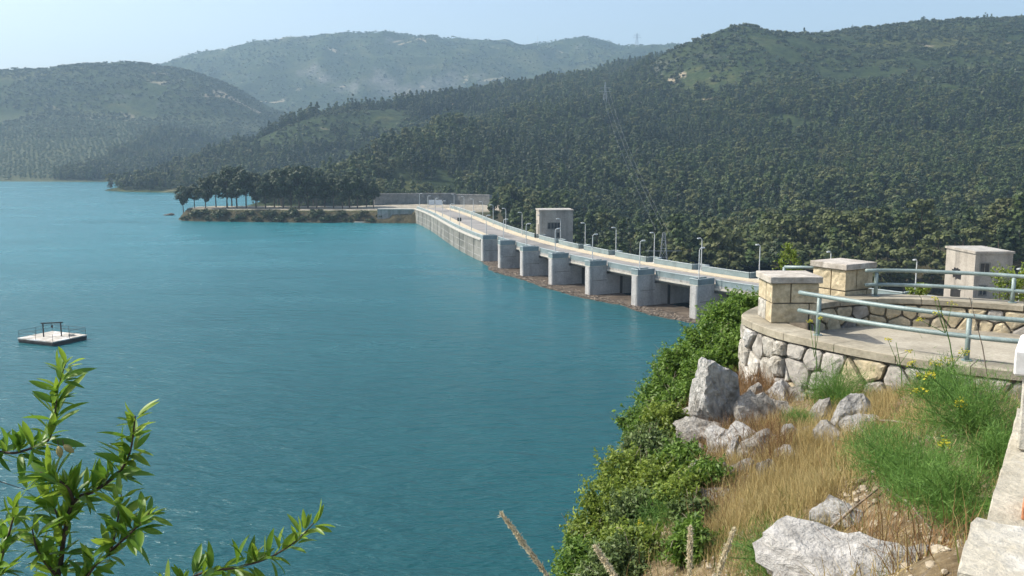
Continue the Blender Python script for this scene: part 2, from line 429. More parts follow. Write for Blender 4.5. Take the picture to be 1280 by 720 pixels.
hill_point = sheet([
    (125, 238, 640, -1), (160, 226, 660, PT), (200, 208, 700, PT), (260, 192, 730, PT), (330, 166, 770, PT), (400, 144, 800, -1), (470, 141, 830, -1), (540, 121, 920, PT), (620, 107, 980, PT), (700, 96, 1030, PT), (780, 82, 1080, PT), (840, 70, 1100, PT),
    (135, 241, 615, 0), (180, 241, 598, 0), (235, 243, 590, 0), (330, 232, 620, PT), (400, 210, 650, PT), (480, 190, 690, PT), (560, 165, 740, PT),
    (400, 160, 775, -2), (470, 158, 800, -2), (330, 188, 735, PT), (250, 215, 680, PT), (430, 185, 730, -4),
    (200, 235, 850, -5), (330, 205, 1000), (540, 165, 1200), (780, 115, 1350), (100, 250, 700, -14), (60, 262, 600, -14), (60, 262, 800, -18), (150, 262, 540, -14), (240, 262, 520, -14), (900, 110, 1300), (1000, 160, 1200),
], 18)
hill_olive = sheet([
    (-300, 226, 850), (-150, 226, 848), (0, 226, 846, .5), (100, 227, 830, .5), (180, 227, 835, .5), (230, 226, 850, .5), (300, 226, 880),
    (0, 208, 925), (100, 208, 925), (180, 207, 930), (240, 203, 950), (-150, 205, 940),
    (0, 182, 1040), (100, 178, 1050), (200, 183, 1045), (-150, 175, 1050),
    (0, 152, 1180), (100, 150, 1190), (200, 154, 1180), (280, 162, 1200), (-150, 150, 1180),
    (0, 137, 1225), (0, 110, 1275), (100, 137, 1240), (100, 107, 1290), (180, 147, 1230), (180, 120, 1285), (240, 150, 1240), (240, 125, 1290), (-150, 110, 1280),
    (-300, 90, 1500), (-150, 94, 1500), (0, 93, 1500), (60, 88, 1500), (100, 86, 1500), (200, 84, 1500), (250, 96, 1495), (300, 116, 1480), (350, 140, 1450), (400, 168, 1400), (450, 205, 1350),
    (0, 150, 1900), (200, 150, 1900), (-200, 150, 1900), (400, 200, 1800), (0, 255, 740, -14), (150, 255, 740, -14), (-200, 255, 740, -14), (350, 240, 1000, -14), (420, 240, 1000, -20),
], 18)
hill_far = sheet([
    (0, 120, 2300), (150, 98, 2300), (200, 84, 2300), (260, 65, 2300), (330, 54, 2300), (400, 46, 2300), (480, 42, 2300), (560, 48, 2300), (640, 55, 2300), (700, 59, 2300), (735, 54, 2300), (780, 60, 2300), (835, 57, 2300), (900, 60, 2300), (1000, 80, 2300),
    (200, 155, 1650), (330, 145, 1700), (480, 165, 1700), (640, 150, 1700), (800, 140, 1700), (1000, 160, 1700),
    (260, 105, 1980), (330, 100, 2000), (400, 88, 2020), (400, 120, 1930), (480, 82, 2040), (480, 112, 1960), (640, 86, 2050), (640, 106, 1980), (740, 84, 2080), (740, 105, 1980),
    (480, 100, 3000), (200, 140, 3000), (800, 110, 3000), (0, 170, 3000), (1100, 130, 3000),
], 40)

def peninsula(x, y):
    ax, ay, bx, by = -112.0, 351.0, -20.0, 349.0
    t = np.clip(((x - ax) * (bx - ax) + (y - ay) * (by - ay)) / ((bx - ax) ** 2 + (by - ay) ** 2), 0, 1)
    d = np.hypot(x - ax - t * (bx - ax), y - ay - t * (by - ay)) + 5.0 * (fbm(x * 0.07, y * 0.07, 3) - 0.5)
    rad = 15.5 + 7.0 * t
    return 4.3 - 4.4 * sstep(rad - 5.0, rad - 0.4, d) - 26 * sstep(rad - 0.5, rad + 14, d)

def terrain_h(x, y):
    x, y = np.asarray(x, float), np.asarray(y, float)
    r1, r2, r3 = fbm(x / 95, y / 95, 5) - .5, fbm(x / 60 + 40, y / 60, 5) - .5, fbm(x / 140, y / 140 + 30, 6, 0.58) - .5
    rid = 1 - 2 * np.abs(fbm(x / 120 + 9, y / 120 + 4, 4) - .5)
    m = hill_main(x, y); m = m + 9 * r1 * sstep(2, 40, m) + 10 * (rid - .8) * sstep(45, 90, m)
    p = hill_point(x, y); p = p + 11 * r2 * sstep(1, 20, p)
    o = hill_olive(x, y); o = o + 26 * r3 * sstep(45, 95, o) + 4 * r2 * sstep(1, 20, o) + 9 * (rid - .8) * sstep(60, 110, o)
    f = hill_far(x, y); f = f + 42 * r3 + 26 * (rid - .8)
    pen = peninsula(x, y)
    h = np.maximum(np.maximum(m, p), np.maximum(np.where(y > 700, o, -60), np.where(y > 1300, f, -60)))
    h = np.maximum(h, pen)
    # the platform of the road behind the far end of the dam
    flat = sstep(34, 22, np.hypot((x + 20) / 1.3, y - 352))
    h = h * (1 - flat) + np.where(h > 2, 4.6, h) * flat
    # keep the ground below the dam's own footprint and the lake clear upstream of it
    s = np.interp(-y, -_dy, np.arange(len(_dy)))
    nx = np.polyval(_dc, np.clip(y, 84, 335))
    side = (x - nx)
    inlake = (y < 326) & (side < 16)
    h = np.where(inlake, np.minimum(h, -8), h)
    down = (y < 330) & (side >= 16)
    h = np.where(down, np.clip(h, -5.5 + 3 * r1 - 14 * sstep(24, 16, side), -5 + np.maximum(side - 22, 0) * 0.42 + np.maximum(y - 262, 0) * 0.2), h)
    return np.maximum(h, -40)

# fan-shaped sheet: fine near, coarse far
NU, NR = 460, 300
us = np.linspace(-1.25, 1.25, NU); ys = np.geomspace(96, 3300, NR)
U, Yg = np.meshgrid(us, ys)
Xg = U * Yg
Zg = terrain_h(Xg, Yg)
idx = np.arange(NU * NR).reshape(NR, NU)
Fq = np.stack([idx[:-1, :-1], idx[:-1, 1:], idx[1:, 1:], idx[1:, :-1]], -1).reshape(-1, 4)

def terrain_material():
    m = bpy.data.materials.new('hillside'); nt, ns, ls = nodes_of(m)
    b = ns['Principled BSDF']; v = coords(nt)
    geo = ns.new('ShaderNodeNewGeometry'); sep = ns.new('ShaderNodeSeparateXYZ'); ls.new(geo.outputs['Normal'], sep.inputs[0])
    pos = ns.new('ShaderNodeSeparateXYZ'); ls.new(v, pos.inputs[0])
    big, mid, fine = noise(nt, v, 0.006, 5, 0.6, 0.6), noise(nt, v, 0.03, 6, 0.68), noise(nt, v, 0.16, 5, 0.7)
    maquis = ramp(nt, mid, [(0.34, (0.018, 0.033, 0.010)), (0.52, (0.040, 0.058, 0.018)), (0.70, (0.085, 0.085, 0.03))])
    grass = ramp(nt, fine, [(0.3, (0.05, 0.06, 0.022)), (0.7, (0.12, 0.112, 0.042))])
    col = mixc(nt, ramp(nt, big, [(0.52, (0, 0, 0)), (0.66, (0.75, 0.75, 0.75))]), maquis, grass)
    wood = ramp(nt, noise(nt, v, 0.0085, 6, 0.62, 0.8), [(0.46, (0, 0, 0)), (0.56, (0.85, 0.85, 0.85))])
    col = mixc(nt, wood, col, ramp(nt, fine, [(0.3, (0.014, 0.026, 0.009)), (0.7, (0.036, 0.052, 0.017))]))
    speck = ramp(nt, fine, [(0.36, (0.25, 0.3, 0.25)), (0.56, (1, 1, 1))])
    col = mixc(nt, 0.75, col, speck, 'MULTIPLY')
    rockc = ramp(nt, fine, [(0.3, (0.10, 0.095, 0.085)), (0.7, (0.27, 0.255, 0.23))])
    steep = ramp(nt, math_(nt, 'ADD', sep.outputs[2], math_(nt, 'MULTIPLY', math_(nt, 'SUBTRACT', mid, 0.5), 0.35)), [(0.66, (1, 1, 1)), (0.84, (0, 0, 0))])
    col = mixc(nt, steep, col, rockc)
    # pale soil under the olive rows and on the dirt of the point
    soil = ramp(nt, fine, [(0.3, (0.21, 0.175, 0.115)), (0.7, (0.34, 0.29, 0.20))])
    gap = ramp(nt, noise(nt, v, 0.011, 4, 0.6, 1.0), [(0.64, (0, 0, 0)), (0.69, (1, 1, 1))])
    col = mixc(nt, gap, col, soil)
    oy = ns.new('ShaderNodeMapRange'); oy.inputs[1].default_value = 780; oy.inputs[2].default_value = 800; ls.new(pos.outputs[1], oy.inputs[0])
    oz = ns.new('ShaderNodeMapRange'); oz.inputs[1].default_value = 78; oz.inputs[2].default_value = 62; ls.new(pos.outputs[2], oz.inputs[0])
    ox = ns.new('ShaderNodeMapRange'); ox.inputs[1].default_value = -330; ox.inputs[2].default_value = -352; ls.new(pos.outputs[0], ox.inputs[0])
    col = mixc(nt, math_(nt, 'MULTIPLY', math_(nt, 'MULTIPLY', oy.outputs[0], oz.outputs[0]), ox.outputs[0]), col, mixc(nt, 0.88, soil, (0.048, 0.066, 0.028)))
    py = ns.new('ShaderNodeMapRange'); py.inputs[1].default_value = 372; py.inputs[2].default_value = 366; ls.new(pos.outputs[1], py.inputs[0])
    pz = ns.new('ShaderNodeMapRange'); pz.inputs[1].default_value = 3.9; pz.inputs[2].default_value = 4.25; ls.new(pos.outputs[2], pz.inputs[0])
    dirt = ramp(nt, noise(nt, v, 0.35, 4, 0.6), [(0.3, (0.20, 0.175, 0.125)), (0.7, (0.42, 0.385, 0.31))])
    px_ = ns.new('ShaderNodeMapRange'); px_.inputs[1].default_value = 2; px_.inputs[2].default_value = -4; ls.new(pos.outputs[0], px_.inputs[0])
    wet = ns.new('ShaderNodeMapRange'); wet.inputs[1].default_value = 4.1; wet.inputs[2].default_value = 3.4; ls.new(pos.outputs[2], wet.inputs[0])
    washed = ramp(nt, noise(nt, v, 0.5, 5, 0.7), [(0.3, (0.03, 0.03, 0.016)), (0.7, (0.085, 0.072, 0.04))])
    col = mixc(nt, math_(nt, 'MULTIPLY', wet.outputs[0], py.outputs[0]), col, washed)
    col = mixc(nt, math_(nt, 'MULTIPLY', math_(nt, 'MULTIPLY', py.outputs[0], pz.outputs[0]), px_.outputs[0]), col, dirt)
    ls.new(col, b.inputs['Base Color']); b.inputs['Roughness'].default_value = 0.95; b.inputs['Specular IOR Level'].default_value = 0.1
    ls.new(bump(nt, fine, 0.9, 2.0), b.inputs['Normal'])
    return m
M['hillside'] = terrain_material()
put('hills', np_mesh('hills', np.stack([Xg.ravel(), Yg.ravel(), Zg.ravel()], -1), Fq, [M['hillside']], True), kind='structure')

# ------------------------------------------------------------------ lake
def water_material():
    m = bpy.data.materials.new('lake_water'); nt, ns, ls = nodes_of(m)
    b = ns['Principled BSDF']
    v = coords(nt)
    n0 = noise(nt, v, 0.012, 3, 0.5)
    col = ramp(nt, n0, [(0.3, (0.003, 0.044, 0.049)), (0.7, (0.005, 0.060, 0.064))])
    # brightening with distance painted into the colour: dark near the cliff, paler far off
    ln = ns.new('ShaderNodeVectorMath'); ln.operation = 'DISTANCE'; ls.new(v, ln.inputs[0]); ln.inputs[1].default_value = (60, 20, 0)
    far_bright = ns.new('ShaderNodeMapRange'); far_bright.inputs[1].default_value = 70; far_bright.inputs[2].default_value = 310; ls.new(math_(nt, 'ADD', ln.outputs['Value'], math_(nt, 'MULTIPLY', n0, 60)), far_bright.inputs[0])
    col = mixc(nt, far_bright.outputs[0], col, (0.018, 0.148, 0.172))
    ls.new(col, b.inputs['Base Color'])
    b.inputs['Roughness'].default_value = 0.34; b.inputs['IOR'].default_value = 1.333; b.inputs['Specular IOR Level'].default_value = 0.55; b.inputs['Specular Tint'].default_value = (0.8, 0.97, 1.0, 1)
    mp = ns.new('ShaderNodeMapping'); mp.inputs['Rotation'].default_value = (0, 0, R(-24)); mp.inputs['Scale'].default_value = (0.55, 1.5, 1)
    ls.new(v, mp.inputs[0])
    w1 = noise(nt, mp.outputs[0], 2.1, 4, 0.6, 0.3)
    w2 = noise(nt, mp.outputs[0], 0.45, 3, 0.5, 0.4)
    w3 = noise(nt, mp.outputs[0], 0.05, 3, 0.6, 0.5)
    gust = math_(nt, 'ADD', math_(nt, 'MULTIPLY', w3, 1.1), 0.35)
    h = math_(nt, 'ADD', math_(nt, 'MULTIPLY', math_(nt, 'MULTIPLY', w1, gust), 0.20), math_(nt, 'MULTIPLY', math_(nt, 'MULTIPLY', w2, gust), 0.62))
    ro = ns.new('ShaderNodeMapRange'); ro.inputs[1].default_value = 0.3; ro.inputs[2].default_value = 0.7; ro.inputs[3].default_value = 0.14; ro.inputs[4].default_value = 0.30; ls.new(w3, ro.inputs[0]); ls.new(ro.outputs[0], b.inputs['Roughness'])
    ls.new(bump(nt, h, 1.0, 1.0), b.inputs['Normal'])
    return m
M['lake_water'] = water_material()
poly = [(-4500, -80), (30, -80), (75, 60)] + [tuple(dam(s, 6.0)) for s in np.linspace(S_END - 1, S_CORNER + 1, 40)] + [(-10, 356), (-10, 1000), (-200, 1300), (-4500, 3000)]
bm = bmesh.new()
face = bm.faces.new([bm.verts.new((p[0], p[1], 0.0)) for p in poly])
bmesh.ops.triangulate(bm, faces=[face]); bmesh.ops.recalc_face_normals(bm, faces=bm.faces)
for f in bm.faces:
    if f.normal.z < 0: f.normal_flip()
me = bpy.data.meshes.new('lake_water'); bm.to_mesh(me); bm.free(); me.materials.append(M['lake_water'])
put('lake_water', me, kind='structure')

# ------------------------------------------------------------------ haze: even air round the whole valley
hz = bpy.data.materials.new('haze'); nt, ns, ls = nodes_of(hz)
for n in list(ns):
    if n.type != 'OUTPUT_MATERIAL': ns.remove(n)
pv = ns.new('ShaderNodeVolumePrincipled')
pv.inputs['Color'].default_value = (0.52, 0.78, 1.0, 1); pv.inputs['Density'].default_value = 0.00023; pv.inputs['Anisotropy'].default_value = 0.2
ls.new(pv.outputs[0], ns['Material Output'].inputs['Volume'])
b_ = MB().box((0, 1500, 190), (9400, 4000, 470))
b_.build('haze', hz, label='thin pale blue haze in the air over the lake and hills', cat='haze', kind='stuff')
# ------------------------------------------------------------------ the dam
ROAD = 4.9; PIER_TOP = 5.05; O_UP = 3.6; O_DN = 13.0
d0 = dam(S_P1)
DAM = empty('dam', (d0[0], d0[1], 0), 'long curved concrete dam with a road on top crossing the lake', 'dam')
def sweep(s0, s1, prof, step=3.0):
    n = max(2, int((s1 - s0) / step) + 1)
    return [[dam(s, o, z) for o, z in prof] for s in np.linspace(s0, s1, n)]
# solid upstream wall of the far half, and its low coping
MB().strip(sweep(S_CORNER, S_P1 + 0.2, [(0.0, -12), (0.0, 4.82), (13.4, 4.6), (40, -42), (0, -42)])).build('wall', M['concrete_old'], DAM)
MB().strip(sweep(S_CORNER - 0.2, S_P1 - 0.9, [(-0.22, 4.825), (-0.22, 5.12), (0.75, 5.12), (0.75, 4.825)])).build('coping', M['concrete_pale'], DAM)
# pour joints and old water lines on the wall
for zz in (1.1, 2.9):
    MB().strip(sweep(S_CORNER + .1, S_P1 - 1.0, [(-0.035, zz), (-0.035, zz + 0.16), (0.03, zz + 0.16), (0.03, zz)])).build('wall_ledge', M['concrete'], DAM)
for s in np.arange(S_CORNER + 9, S_P1 - 4, 9.0):
    p, q = dam(s, -0.05, 2.3), dam(s, 0.03, 2.3)
    MB().bar(dam(s, -0.03, -0.5), dam(s, -0.03, 4.8), 0.14, 0.08).build('wall_joint', M['concrete_old'], DAM)
# spillway body under the gates
MB().strip(sweep(S_P1 + 0.2, S_END, [(1.5, -14), (5.0, -0.6), (14.5, 0.6), (18.0, -1.5), (38, -42), (1.5, -42)])).build('spillway', M['concrete_old'], DAM)
# deck
MB().strip(sweep(S_CORNER, S_P1, [(0.8, 4.63), (0.8, ROAD), (O_DN + 0.5, ROAD), (O_DN + 0.5, 4.63)])).build('deck', M['concrete'], DAM)
MB().strip(sweep(S_P1 + 0.002, S_END, [(O_UP, 4.15), (O_UP, ROAD), (O_DN + 0.5, ROAD), (O_DN + 0.5, 4.15), (O_DN - 0.8, 3.7), (O_UP + 0.8, 3.7)])).build('deck', M['concrete'], DAM)
MB().strip(sweep(S_CORNER - 6, S_END, [(O_UP + 1.3, ROAD - 0.2), (O_UP + 1.3, ROAD + 0.012), (O_DN - 1.9, ROAD + 0.012), (O_DN - 1.9, ROAD - 0.2)])).build('road', M['asphalt'], DAM)
for o0, o1 in ((O_DN - 1.88, O_DN + 0.2), (O_UP + 0.05, O_UP + 1.28)):
    MB().strip(sweep(S_P1 + .1, S_END, [(o0, ROAD - .1), (o0, ROAD + 0.14), (o1, ROAD + 0.14), (o1, ROAD - .1)])).build('pavement', M['pavement'], DAM)
MB().strip(sweep(S_CORNER, S_P1 + .05, [(O_DN - 1.88, ROAD - .1), (O_DN - 1.88, ROAD + 0.14), (O_DN + .2, ROAD + 0.14), (O_DN + .2, ROAD - .1)])).build('pavement', M['pavement'], DAM)
MB().strip(sweep(S_CORNER, S_P1 - .95, [(1.05, ROAD - .1), (1.05, ROAD + 0.14), (O_UP + 1.28, ROAD + 0.14), (O_UP + 1.28, ROAD - .1)])).build('pavement', M['pavement'], DAM)

def panel(s0, s1, o, z0, z1, mat='parapet', rim=True, posts=True, parent=DAM):
    p = MB().strip(sweep(s0, s1, [(o - 0.07, z0), (o - 0.07, z1), (o + 0.07, z1), (o + 0.07, z0)], 2.5)).build('parapet_panel', M[mat], parent)
    if rim:
        MB().strip(sweep(s0 - .03, s1 + .03, [(o - 0.14, z1 + .002), (o - 0.14, z1 + 0.11), (o + 0.14, z1 + 0.11), (o + 0.14, z1 + .002)], 2.5)).build('handrail', M['parapet_rim'], p)
    return p
def cross_panel(s, o0, o1, z0, z1, parent=DAM):
    a, b = dam(s, o0, (z0 + z1) / 2), dam(s, o1, (z0 + z1) / 2)
    p = MB().bar(a, b, 0.1, z1 - z0).build('parapet_panel', M['parapet'], parent)
    a[2] = b[2] = z1 + 0.056
    MB().bar(a, b, 0.2, 0.11).build('handrail', M['parapet_rim'], p)
HALF = 0.85      # half thickness of a pier
for k, s in enumerate(PIERS):
    # pier with a rounded upstream nose
    prof = [(-HALF, .32), (-HALF + .1, .12), (-HALF + .3, 0.0), (HALF - .3, 0.0), (HALF - .1, .12), (HALF, .32)]
    th = dam_heading(s); base = dam(s, 0)
    tv = np.array([math.cos(th), math.sin(th)]); nv = np.array([-math.sin(th), math.cos(th)])
    pl = [base + tv * a + nv * b for a, b in prof] + [base + tv * HALF + nv * 17.4, base - tv * HALF + nv * 17.4]
    pier = MB().prism(pl, -14, 3.66)
    pier.prism([base + tv * a + nv * b for a, b in prof] + [base + tv * HALF + nv * (O_UP - .03), base - tv * HALF + nv * (O_UP - .03)], 3.662, PIER_TOP)
    po = pier.build('pier', M['pier'], DAM)
    for sd in (-1, 1):
        c = base + nv * 6.6 + tv * sd * (HALF + 0.012)
        MB().box((c[0], c[1], 1.8), (0.04, 0.55, 3.6), th).build('gate_slot', M['gate_metal'], po)
        c = base + nv * 2.1 + tv * sd * (HALF + 0.008)
        MB().box((c[0], c[1], 2.62), (0.03, 3.0, 0.1), th).build('pour_line', M['concrete_old'], po)
    # balcony slab on the pier and its railing
    MB().strip(sweep(s - .95, s + .95, [(0.0, PIER_TOP + .003), (0.0, PIER_TOP + 0.13), (O_UP - .01, PIER_TOP + 0.13), (O_UP - .01, PIER_TOP + .003)], .9)).build('balcony', M['concrete_pale'], DAM)
    panel(s - .86, s + .86, 0.16, PIER_TOP + 0.14, 6.0)
    for e in (-.84, .84): cross_panel(s + e, 0.26, O_UP - .1, PIER_TOP + 0.14, 6.0)
    # downstream bay for the lamp
    MB().strip(sweep(s - 1.3, s + 1.3, [(O_DN + .51, 4.45), (O_DN + .51, ROAD + 0.1), (O_DN + 2.0, ROAD + 0.1), (O_DN + 2.0, 4.6)], 1.3)).build('balcony', M['concrete_pale'], DAM)
    panel(s - 1.25, s + 1.25, O_DN + 1.9, ROAD + 0.11, 5.85)
    for e in (-1.25, 1.25): cross_panel(s + e, O_DN + 0.45, O_DN + 1.8, ROAD + 0.11, 5.85)
    if k < len(PIERS) - 1 or s + BAY < S_END:
        e = min(s + BAY, S_END)
        panel(s + .98, e - .98, O_UP + 0.08, ROAD - 0.35, 5.72)
        MB().strip(sweep(s + .97, e - .97, [(O_UP - 0.13, ROAD - 0.62), (O_UP - 0.13, ROAD - 0.36), (O_UP + 0.02, ROAD - 0.36), (O_UP + 0.02, ROAD - 0.62)])).build('deck_edge', M['concrete_pale'], DAM)
        panel(s + 1.35, e - 1.35, O_DN + 0.36, ROAD + 0.02, 5.86)
        # radial gate, set back between the piers
        g = [[dam(t, 16.6 - 0.9 * math.cos(a), 0.7 + 3.0 * (a / 1.2 + .0)) for a in np.linspace(-0.2, 1.2, 8)] for t in (s + HALF + .05, e - HALF - .05)]
        gm = MB()
        for i in range(7): gm.add([g[0][i], g[1][i], g[1][i + 1], g[0][i + 1]], [(0, 1, 2, 3)])
        gate = gm.build('gate', M['gate_metal'], DAM, fix=False)
        for a in (0.15, 0.55, 0.95):
            i0 = dam(s + HALF + .08, 16.5 - 0.9 * math.cos(a), 0.7 + 2.5 * a); i1 = dam(e - HALF - .08, 16.5 - 0.9 * math.cos(a), 0.7 + 2.5 * a)
            MB().bar(i0, i1, 0.16, 0.2).build('gate_beam', M['gate_metal'], gate)
# parapets of the far, solid half
n_far = 13
for k in range(n_far):
    a = S_CORNER + 0.4 + (S_P1 - 2.6 - S_CORNER) * k / n_far; b = S_CORNER + 0.4 + (S_P1 - 2.6 - S_CORNER) * (k + 1) / n_far - 0.12
    panel(a, b, 0.95, ROAD + .15, 5.78)
    panel(a, b, O_DN + 0.36, ROAD + .02, 5.86)
# turning wall at the far corner
cA = dam(S_CORNER, 0.0); cB = at(474, 279, z=0.0)[:2]; cB = np.array([cB[0], cA[1] + 1.0])
wall_dir = (cB - cA) / np.linalg.norm(cB - cA); wall_n = np.array([wall_dir[1], -wall_dir[0]])
if wall_n[1] > 0: wall_n = -wall_n
def cw(t, o, z): p = cA + wall_dir * t + wall_n * o; return np.array([p[0], p[1], z])
Lc = float(np.linalg.norm(cB - cA))
abw = empty('abutment_wall', (cA[0], cA[1], 0), 'grey concrete wall at the far end of the dam, beside the pine point', 'wall')
MB().strip([[cw(t, 0.25, -10), cw(t, 0.25, 4.6), cw(t, -5, 4.6), cw(t, -5, -10)] for t in (-0.1, Lc + 1)]).build('face', M['concrete'], abw)
MB().strip([[cw(t, 0.6, 4.61), cw(t, 0.6, 4.98), cw(t, -2.2, 4.98), cw(t, -2.2, 4.61)] for t in (-0.4, Lc + 1)]).build('coping', M['concrete_pale'], abw)
for t in (1.2, 5.0, 8.6):
    MB().strip([[cw(q, 0.5, -9), cw(q, 0.5, 4.59), cw(q, 0.2, 4.59), cw(q, 0.2, -9)] for q in (t, t + 0.9)]).build('buttress', M['concrete_old'], abw)
MB().strip([[cw(t, 0.9, 5.0), cw(t, 0.9, 5.06), cw(t, 0.7, 5.06), cw(t, 0.7, 5.0)] for t in (0, 1)])
MB().strip([[cw(t, 2.6, -2), cw(t, 2.6, 0.35), cw(t, 0.2, 0.35), cw(t, 0.2, -2)] for t in (Lc - 3, Lc + 9)]).build('ledge', M['concrete_pale'], abw)

# ------------------------------------------------------------------ street lamps
def lamp_mesh():
    pole = MB().tube([(0, 0, 0), (0, 0, 0.5), (0, 0, 0.52), (0, 0, 5.0)], [0.13, 0.13, 0.09, 0.075], 8)
    arm = MB().tube([(0, 0, 4.98), (0.03, 0, 5.2), (0.16, 0, 5.36), (0.4, 0, 5.42), (0.62, 0, 5.40)], 0.06, 6)
    head = MB()
    head.strip([[(x, y * w, 5.36 + z) for y, z in ((-.2, 0), (-.15, .15), (.15, .15), (.2, 0))] for x, w in ((0.34, .5), (0.44, 1), (0.9, 1), (1.0, .7))])
    glass = MB().box((0.68, 0, 5.335), (0.46, 0.24, 0.045))
    base = MB().box((0, 0, 0.02), (0.34, 0.34, 0.04))
    return [(n, b.mesh(n, m, smooth=False, bevel=0)) for n, b, m in (('base', base, M['lamp_metal']), ('pole', pole, M['lamp_metal']), ('arm', arm, M['lamp_metal']), ('head', head, M['lamp_metal']), ('lens', glass, M['lamp_glass']))]
LAMP = lamp_mesh()
ORD = ['first', 'second', 'third', 'fourth', 'fifth', 'sixth', 'seventh', 'eighth', 'ninth', 'tenth', 'eleventh', 'twelfth', 'thirteenth', 'fourteenth', 'fifteenth', 'sixteenth', 'seventeenth', 'eighteenth', 'nineteenth', 'twentieth', 'twenty-first', 'twenty-second']
def lamp(p, rz, label):
    t = empty('street_lamp', p, label, 'street lamp', 'street lamps along the dam road', rz)
    for n, me in LAMP: put(n, me, t)
far_s = [S_P1 - 17.5 * k for k in range(1, 8) if S_P1 - 17.5 * k > S_CORNER]
up = sorted(PIERS + far_s, reverse=True); up = [s for s in up if s <= S_P1 + 6.2 * BAY]
dn = sorted(PIERS + [s + 7 for s in far_s], reverse=True); dn = [s for s in dn if s <= S_P1 + 9 * BAY]
for k, s in enumerate(up):
    o, z = (1.1, PIER_TOP + 0.132) if s > S_P1 - 1 else (1.5, ROAD + 0.142)
    lamp(dam(s, o, z), dam_heading(s) + math.pi / 2, 'grey street lamp on the lake side of the dam road, %s from the stone terrace' % ORD[k])
for k, s in enumerate(dn):
    o, z = (O_DN + 1.2, ROAD + 0.102) if s > S_P1 - 1 else (O_DN - .4, ROAD + 0.142)
    lamp(dam(s, o, z), dam_heading(s) - math.pi / 2, 'grey street lamp on the forest side of the dam road, %s from the stone terrace' % ORD[k])

# ------------------------------------------------------------------ gate houses on the dam
def gate_house(px0, Y, w, dpt, ztop, rz, label, windows, soot=None, side=()):
    c = at(px0, 300, Y=Y); cx, cy = c[0], c[1]
    ca, sa = math.cos(rz), math.sin(rz)
    def L(u, v, z): return np.array([cx + u * ca - v * sa, cy + u * sa + v * ca, z])    # u along the front, v into depth
    t = empty('gate_house', (cx, cy, -16), label, 'building')
    z0 = -16
    zt = ztop - 0.28
    MB().prism([L(0, 0, 0), L(w, 0, 0), L(w, dpt, 0), L(0, dpt, 0)], z0, zt).build('wall', M['building'], t)
    r = MB().prism([L(-.16, -.16, 0), L(w + .16, -.16, 0), L(w + .16, dpt + .16, 0), L(-.16, dpt + .16, 0)], zt + .002, ztop).build('roof', M['building'], t)
    MB().prism([L(.2, .2, 0), L(w - .2, .2, 0), L(w - .2, dpt - .2, 0), L(.2, dpt - .2, 0)], ztop + .002, ztop + 0.05).build('roofing', M['roof_gravel'], r)
    for (u0, u1, za, zb, n) in windows:          # on the front
        f = MB()
        for a, b, c0, c1 in ((u0 - .12, u1 + .12, zb, zb + .12), (u0 - .12, u1 + .12, za - .12, za), (u0 - .12, u0, za, zb), (u1, u1 + .12, za, zb)):
            f.prism([L(a, -.09, 0), L(b, -.09, 0), L(b, .02, 0), L(a, .02, 0)], c0, c1)
        fo = f.build('window', M['concrete_old'], t)
        for i in range(n):
            a = u0 + (u1 - u0) * i / n + .04; b = u0 + (u1 - u0) * (i + 1) / n - .04
            MB().prism([L(a, -.02, 0), L(b, -.02, 0), L(b, .01, 0), L(a, .01, 0)], za + .03, zb - .03).build('pane', M['glass'], fo)
    for (v0, v1, za, zb, nm) in side:            # on the lake side
        MB().prism([L(-.03, v0, 0), L(.02, v0, 0), L(.02, v1, 0), L(-.03, v1, 0)], za, zb).build(nm, M['dark'], t)
        MB().prism([L(-.1, v0 - .15, 0), L(.02, v0 - .15, 0), L(.02, v1 + .15, 0), L(-.1, v1 + .15, 0)], zb + .003, zb + .13).build('lintel', M['concrete_pale'], t)
    if soot:
        v, z, r0 = soot
        pts = []
        for k in range(26):
            a = 2 * math.pi * k / 26
            rr = r0 * (0.72 + 0.5 * random.random())
            pts.append(L(-0.006, v + rr * 1.9 * math.cos(a), z + rr * math.sin(a)))
        MB().add([L(-0.006, v, z)] + pts, [(0, k + 1, (k + 1) % 26 + 1) for k in range(26)]).build('black_paint', M['soot'], t, fix=False, label='black splash of paint on the lake side wall')
        pts = []
        for k in range(12):
            a = 2 * math.pi * k / 12; rr = r0 * 0.27
            pts.append(L(-0.012, v - .1 + 1.8 * rr * math.cos(a), z + .12 + rr * math.sin(a)))
        MB().add(pts, [tuple(range(12))]).build('pale_mark', M['building'], t, fix=False)
    return t
gate_house(674, 213, 7.9, 6.4, 11.6, R(5), 'square concrete gate house halfway along the dam', [(2.0, 4.9, 7.2, 8.6, 4), (4.2, 4.7, 5.3, 6.3, 1)], None, [(1.2, 2.4, 5.2, 8.2, 'door'), (4.0, 4.8, 8.3, 9.0, 'window')])
gate_house(1221, 117, 4.9, 7.4, 12.0, R(2), 'concrete gate house with a black paint splash, behind the stone terrace', [(0.7, 1.9, 9.2, 10.5, 2), (0.8, 1.7, 6.4, 7.6, 2)], (4.3, 8.7, 0.8), [(3.1, 5.6, 5.4, 6.6, 'window')])

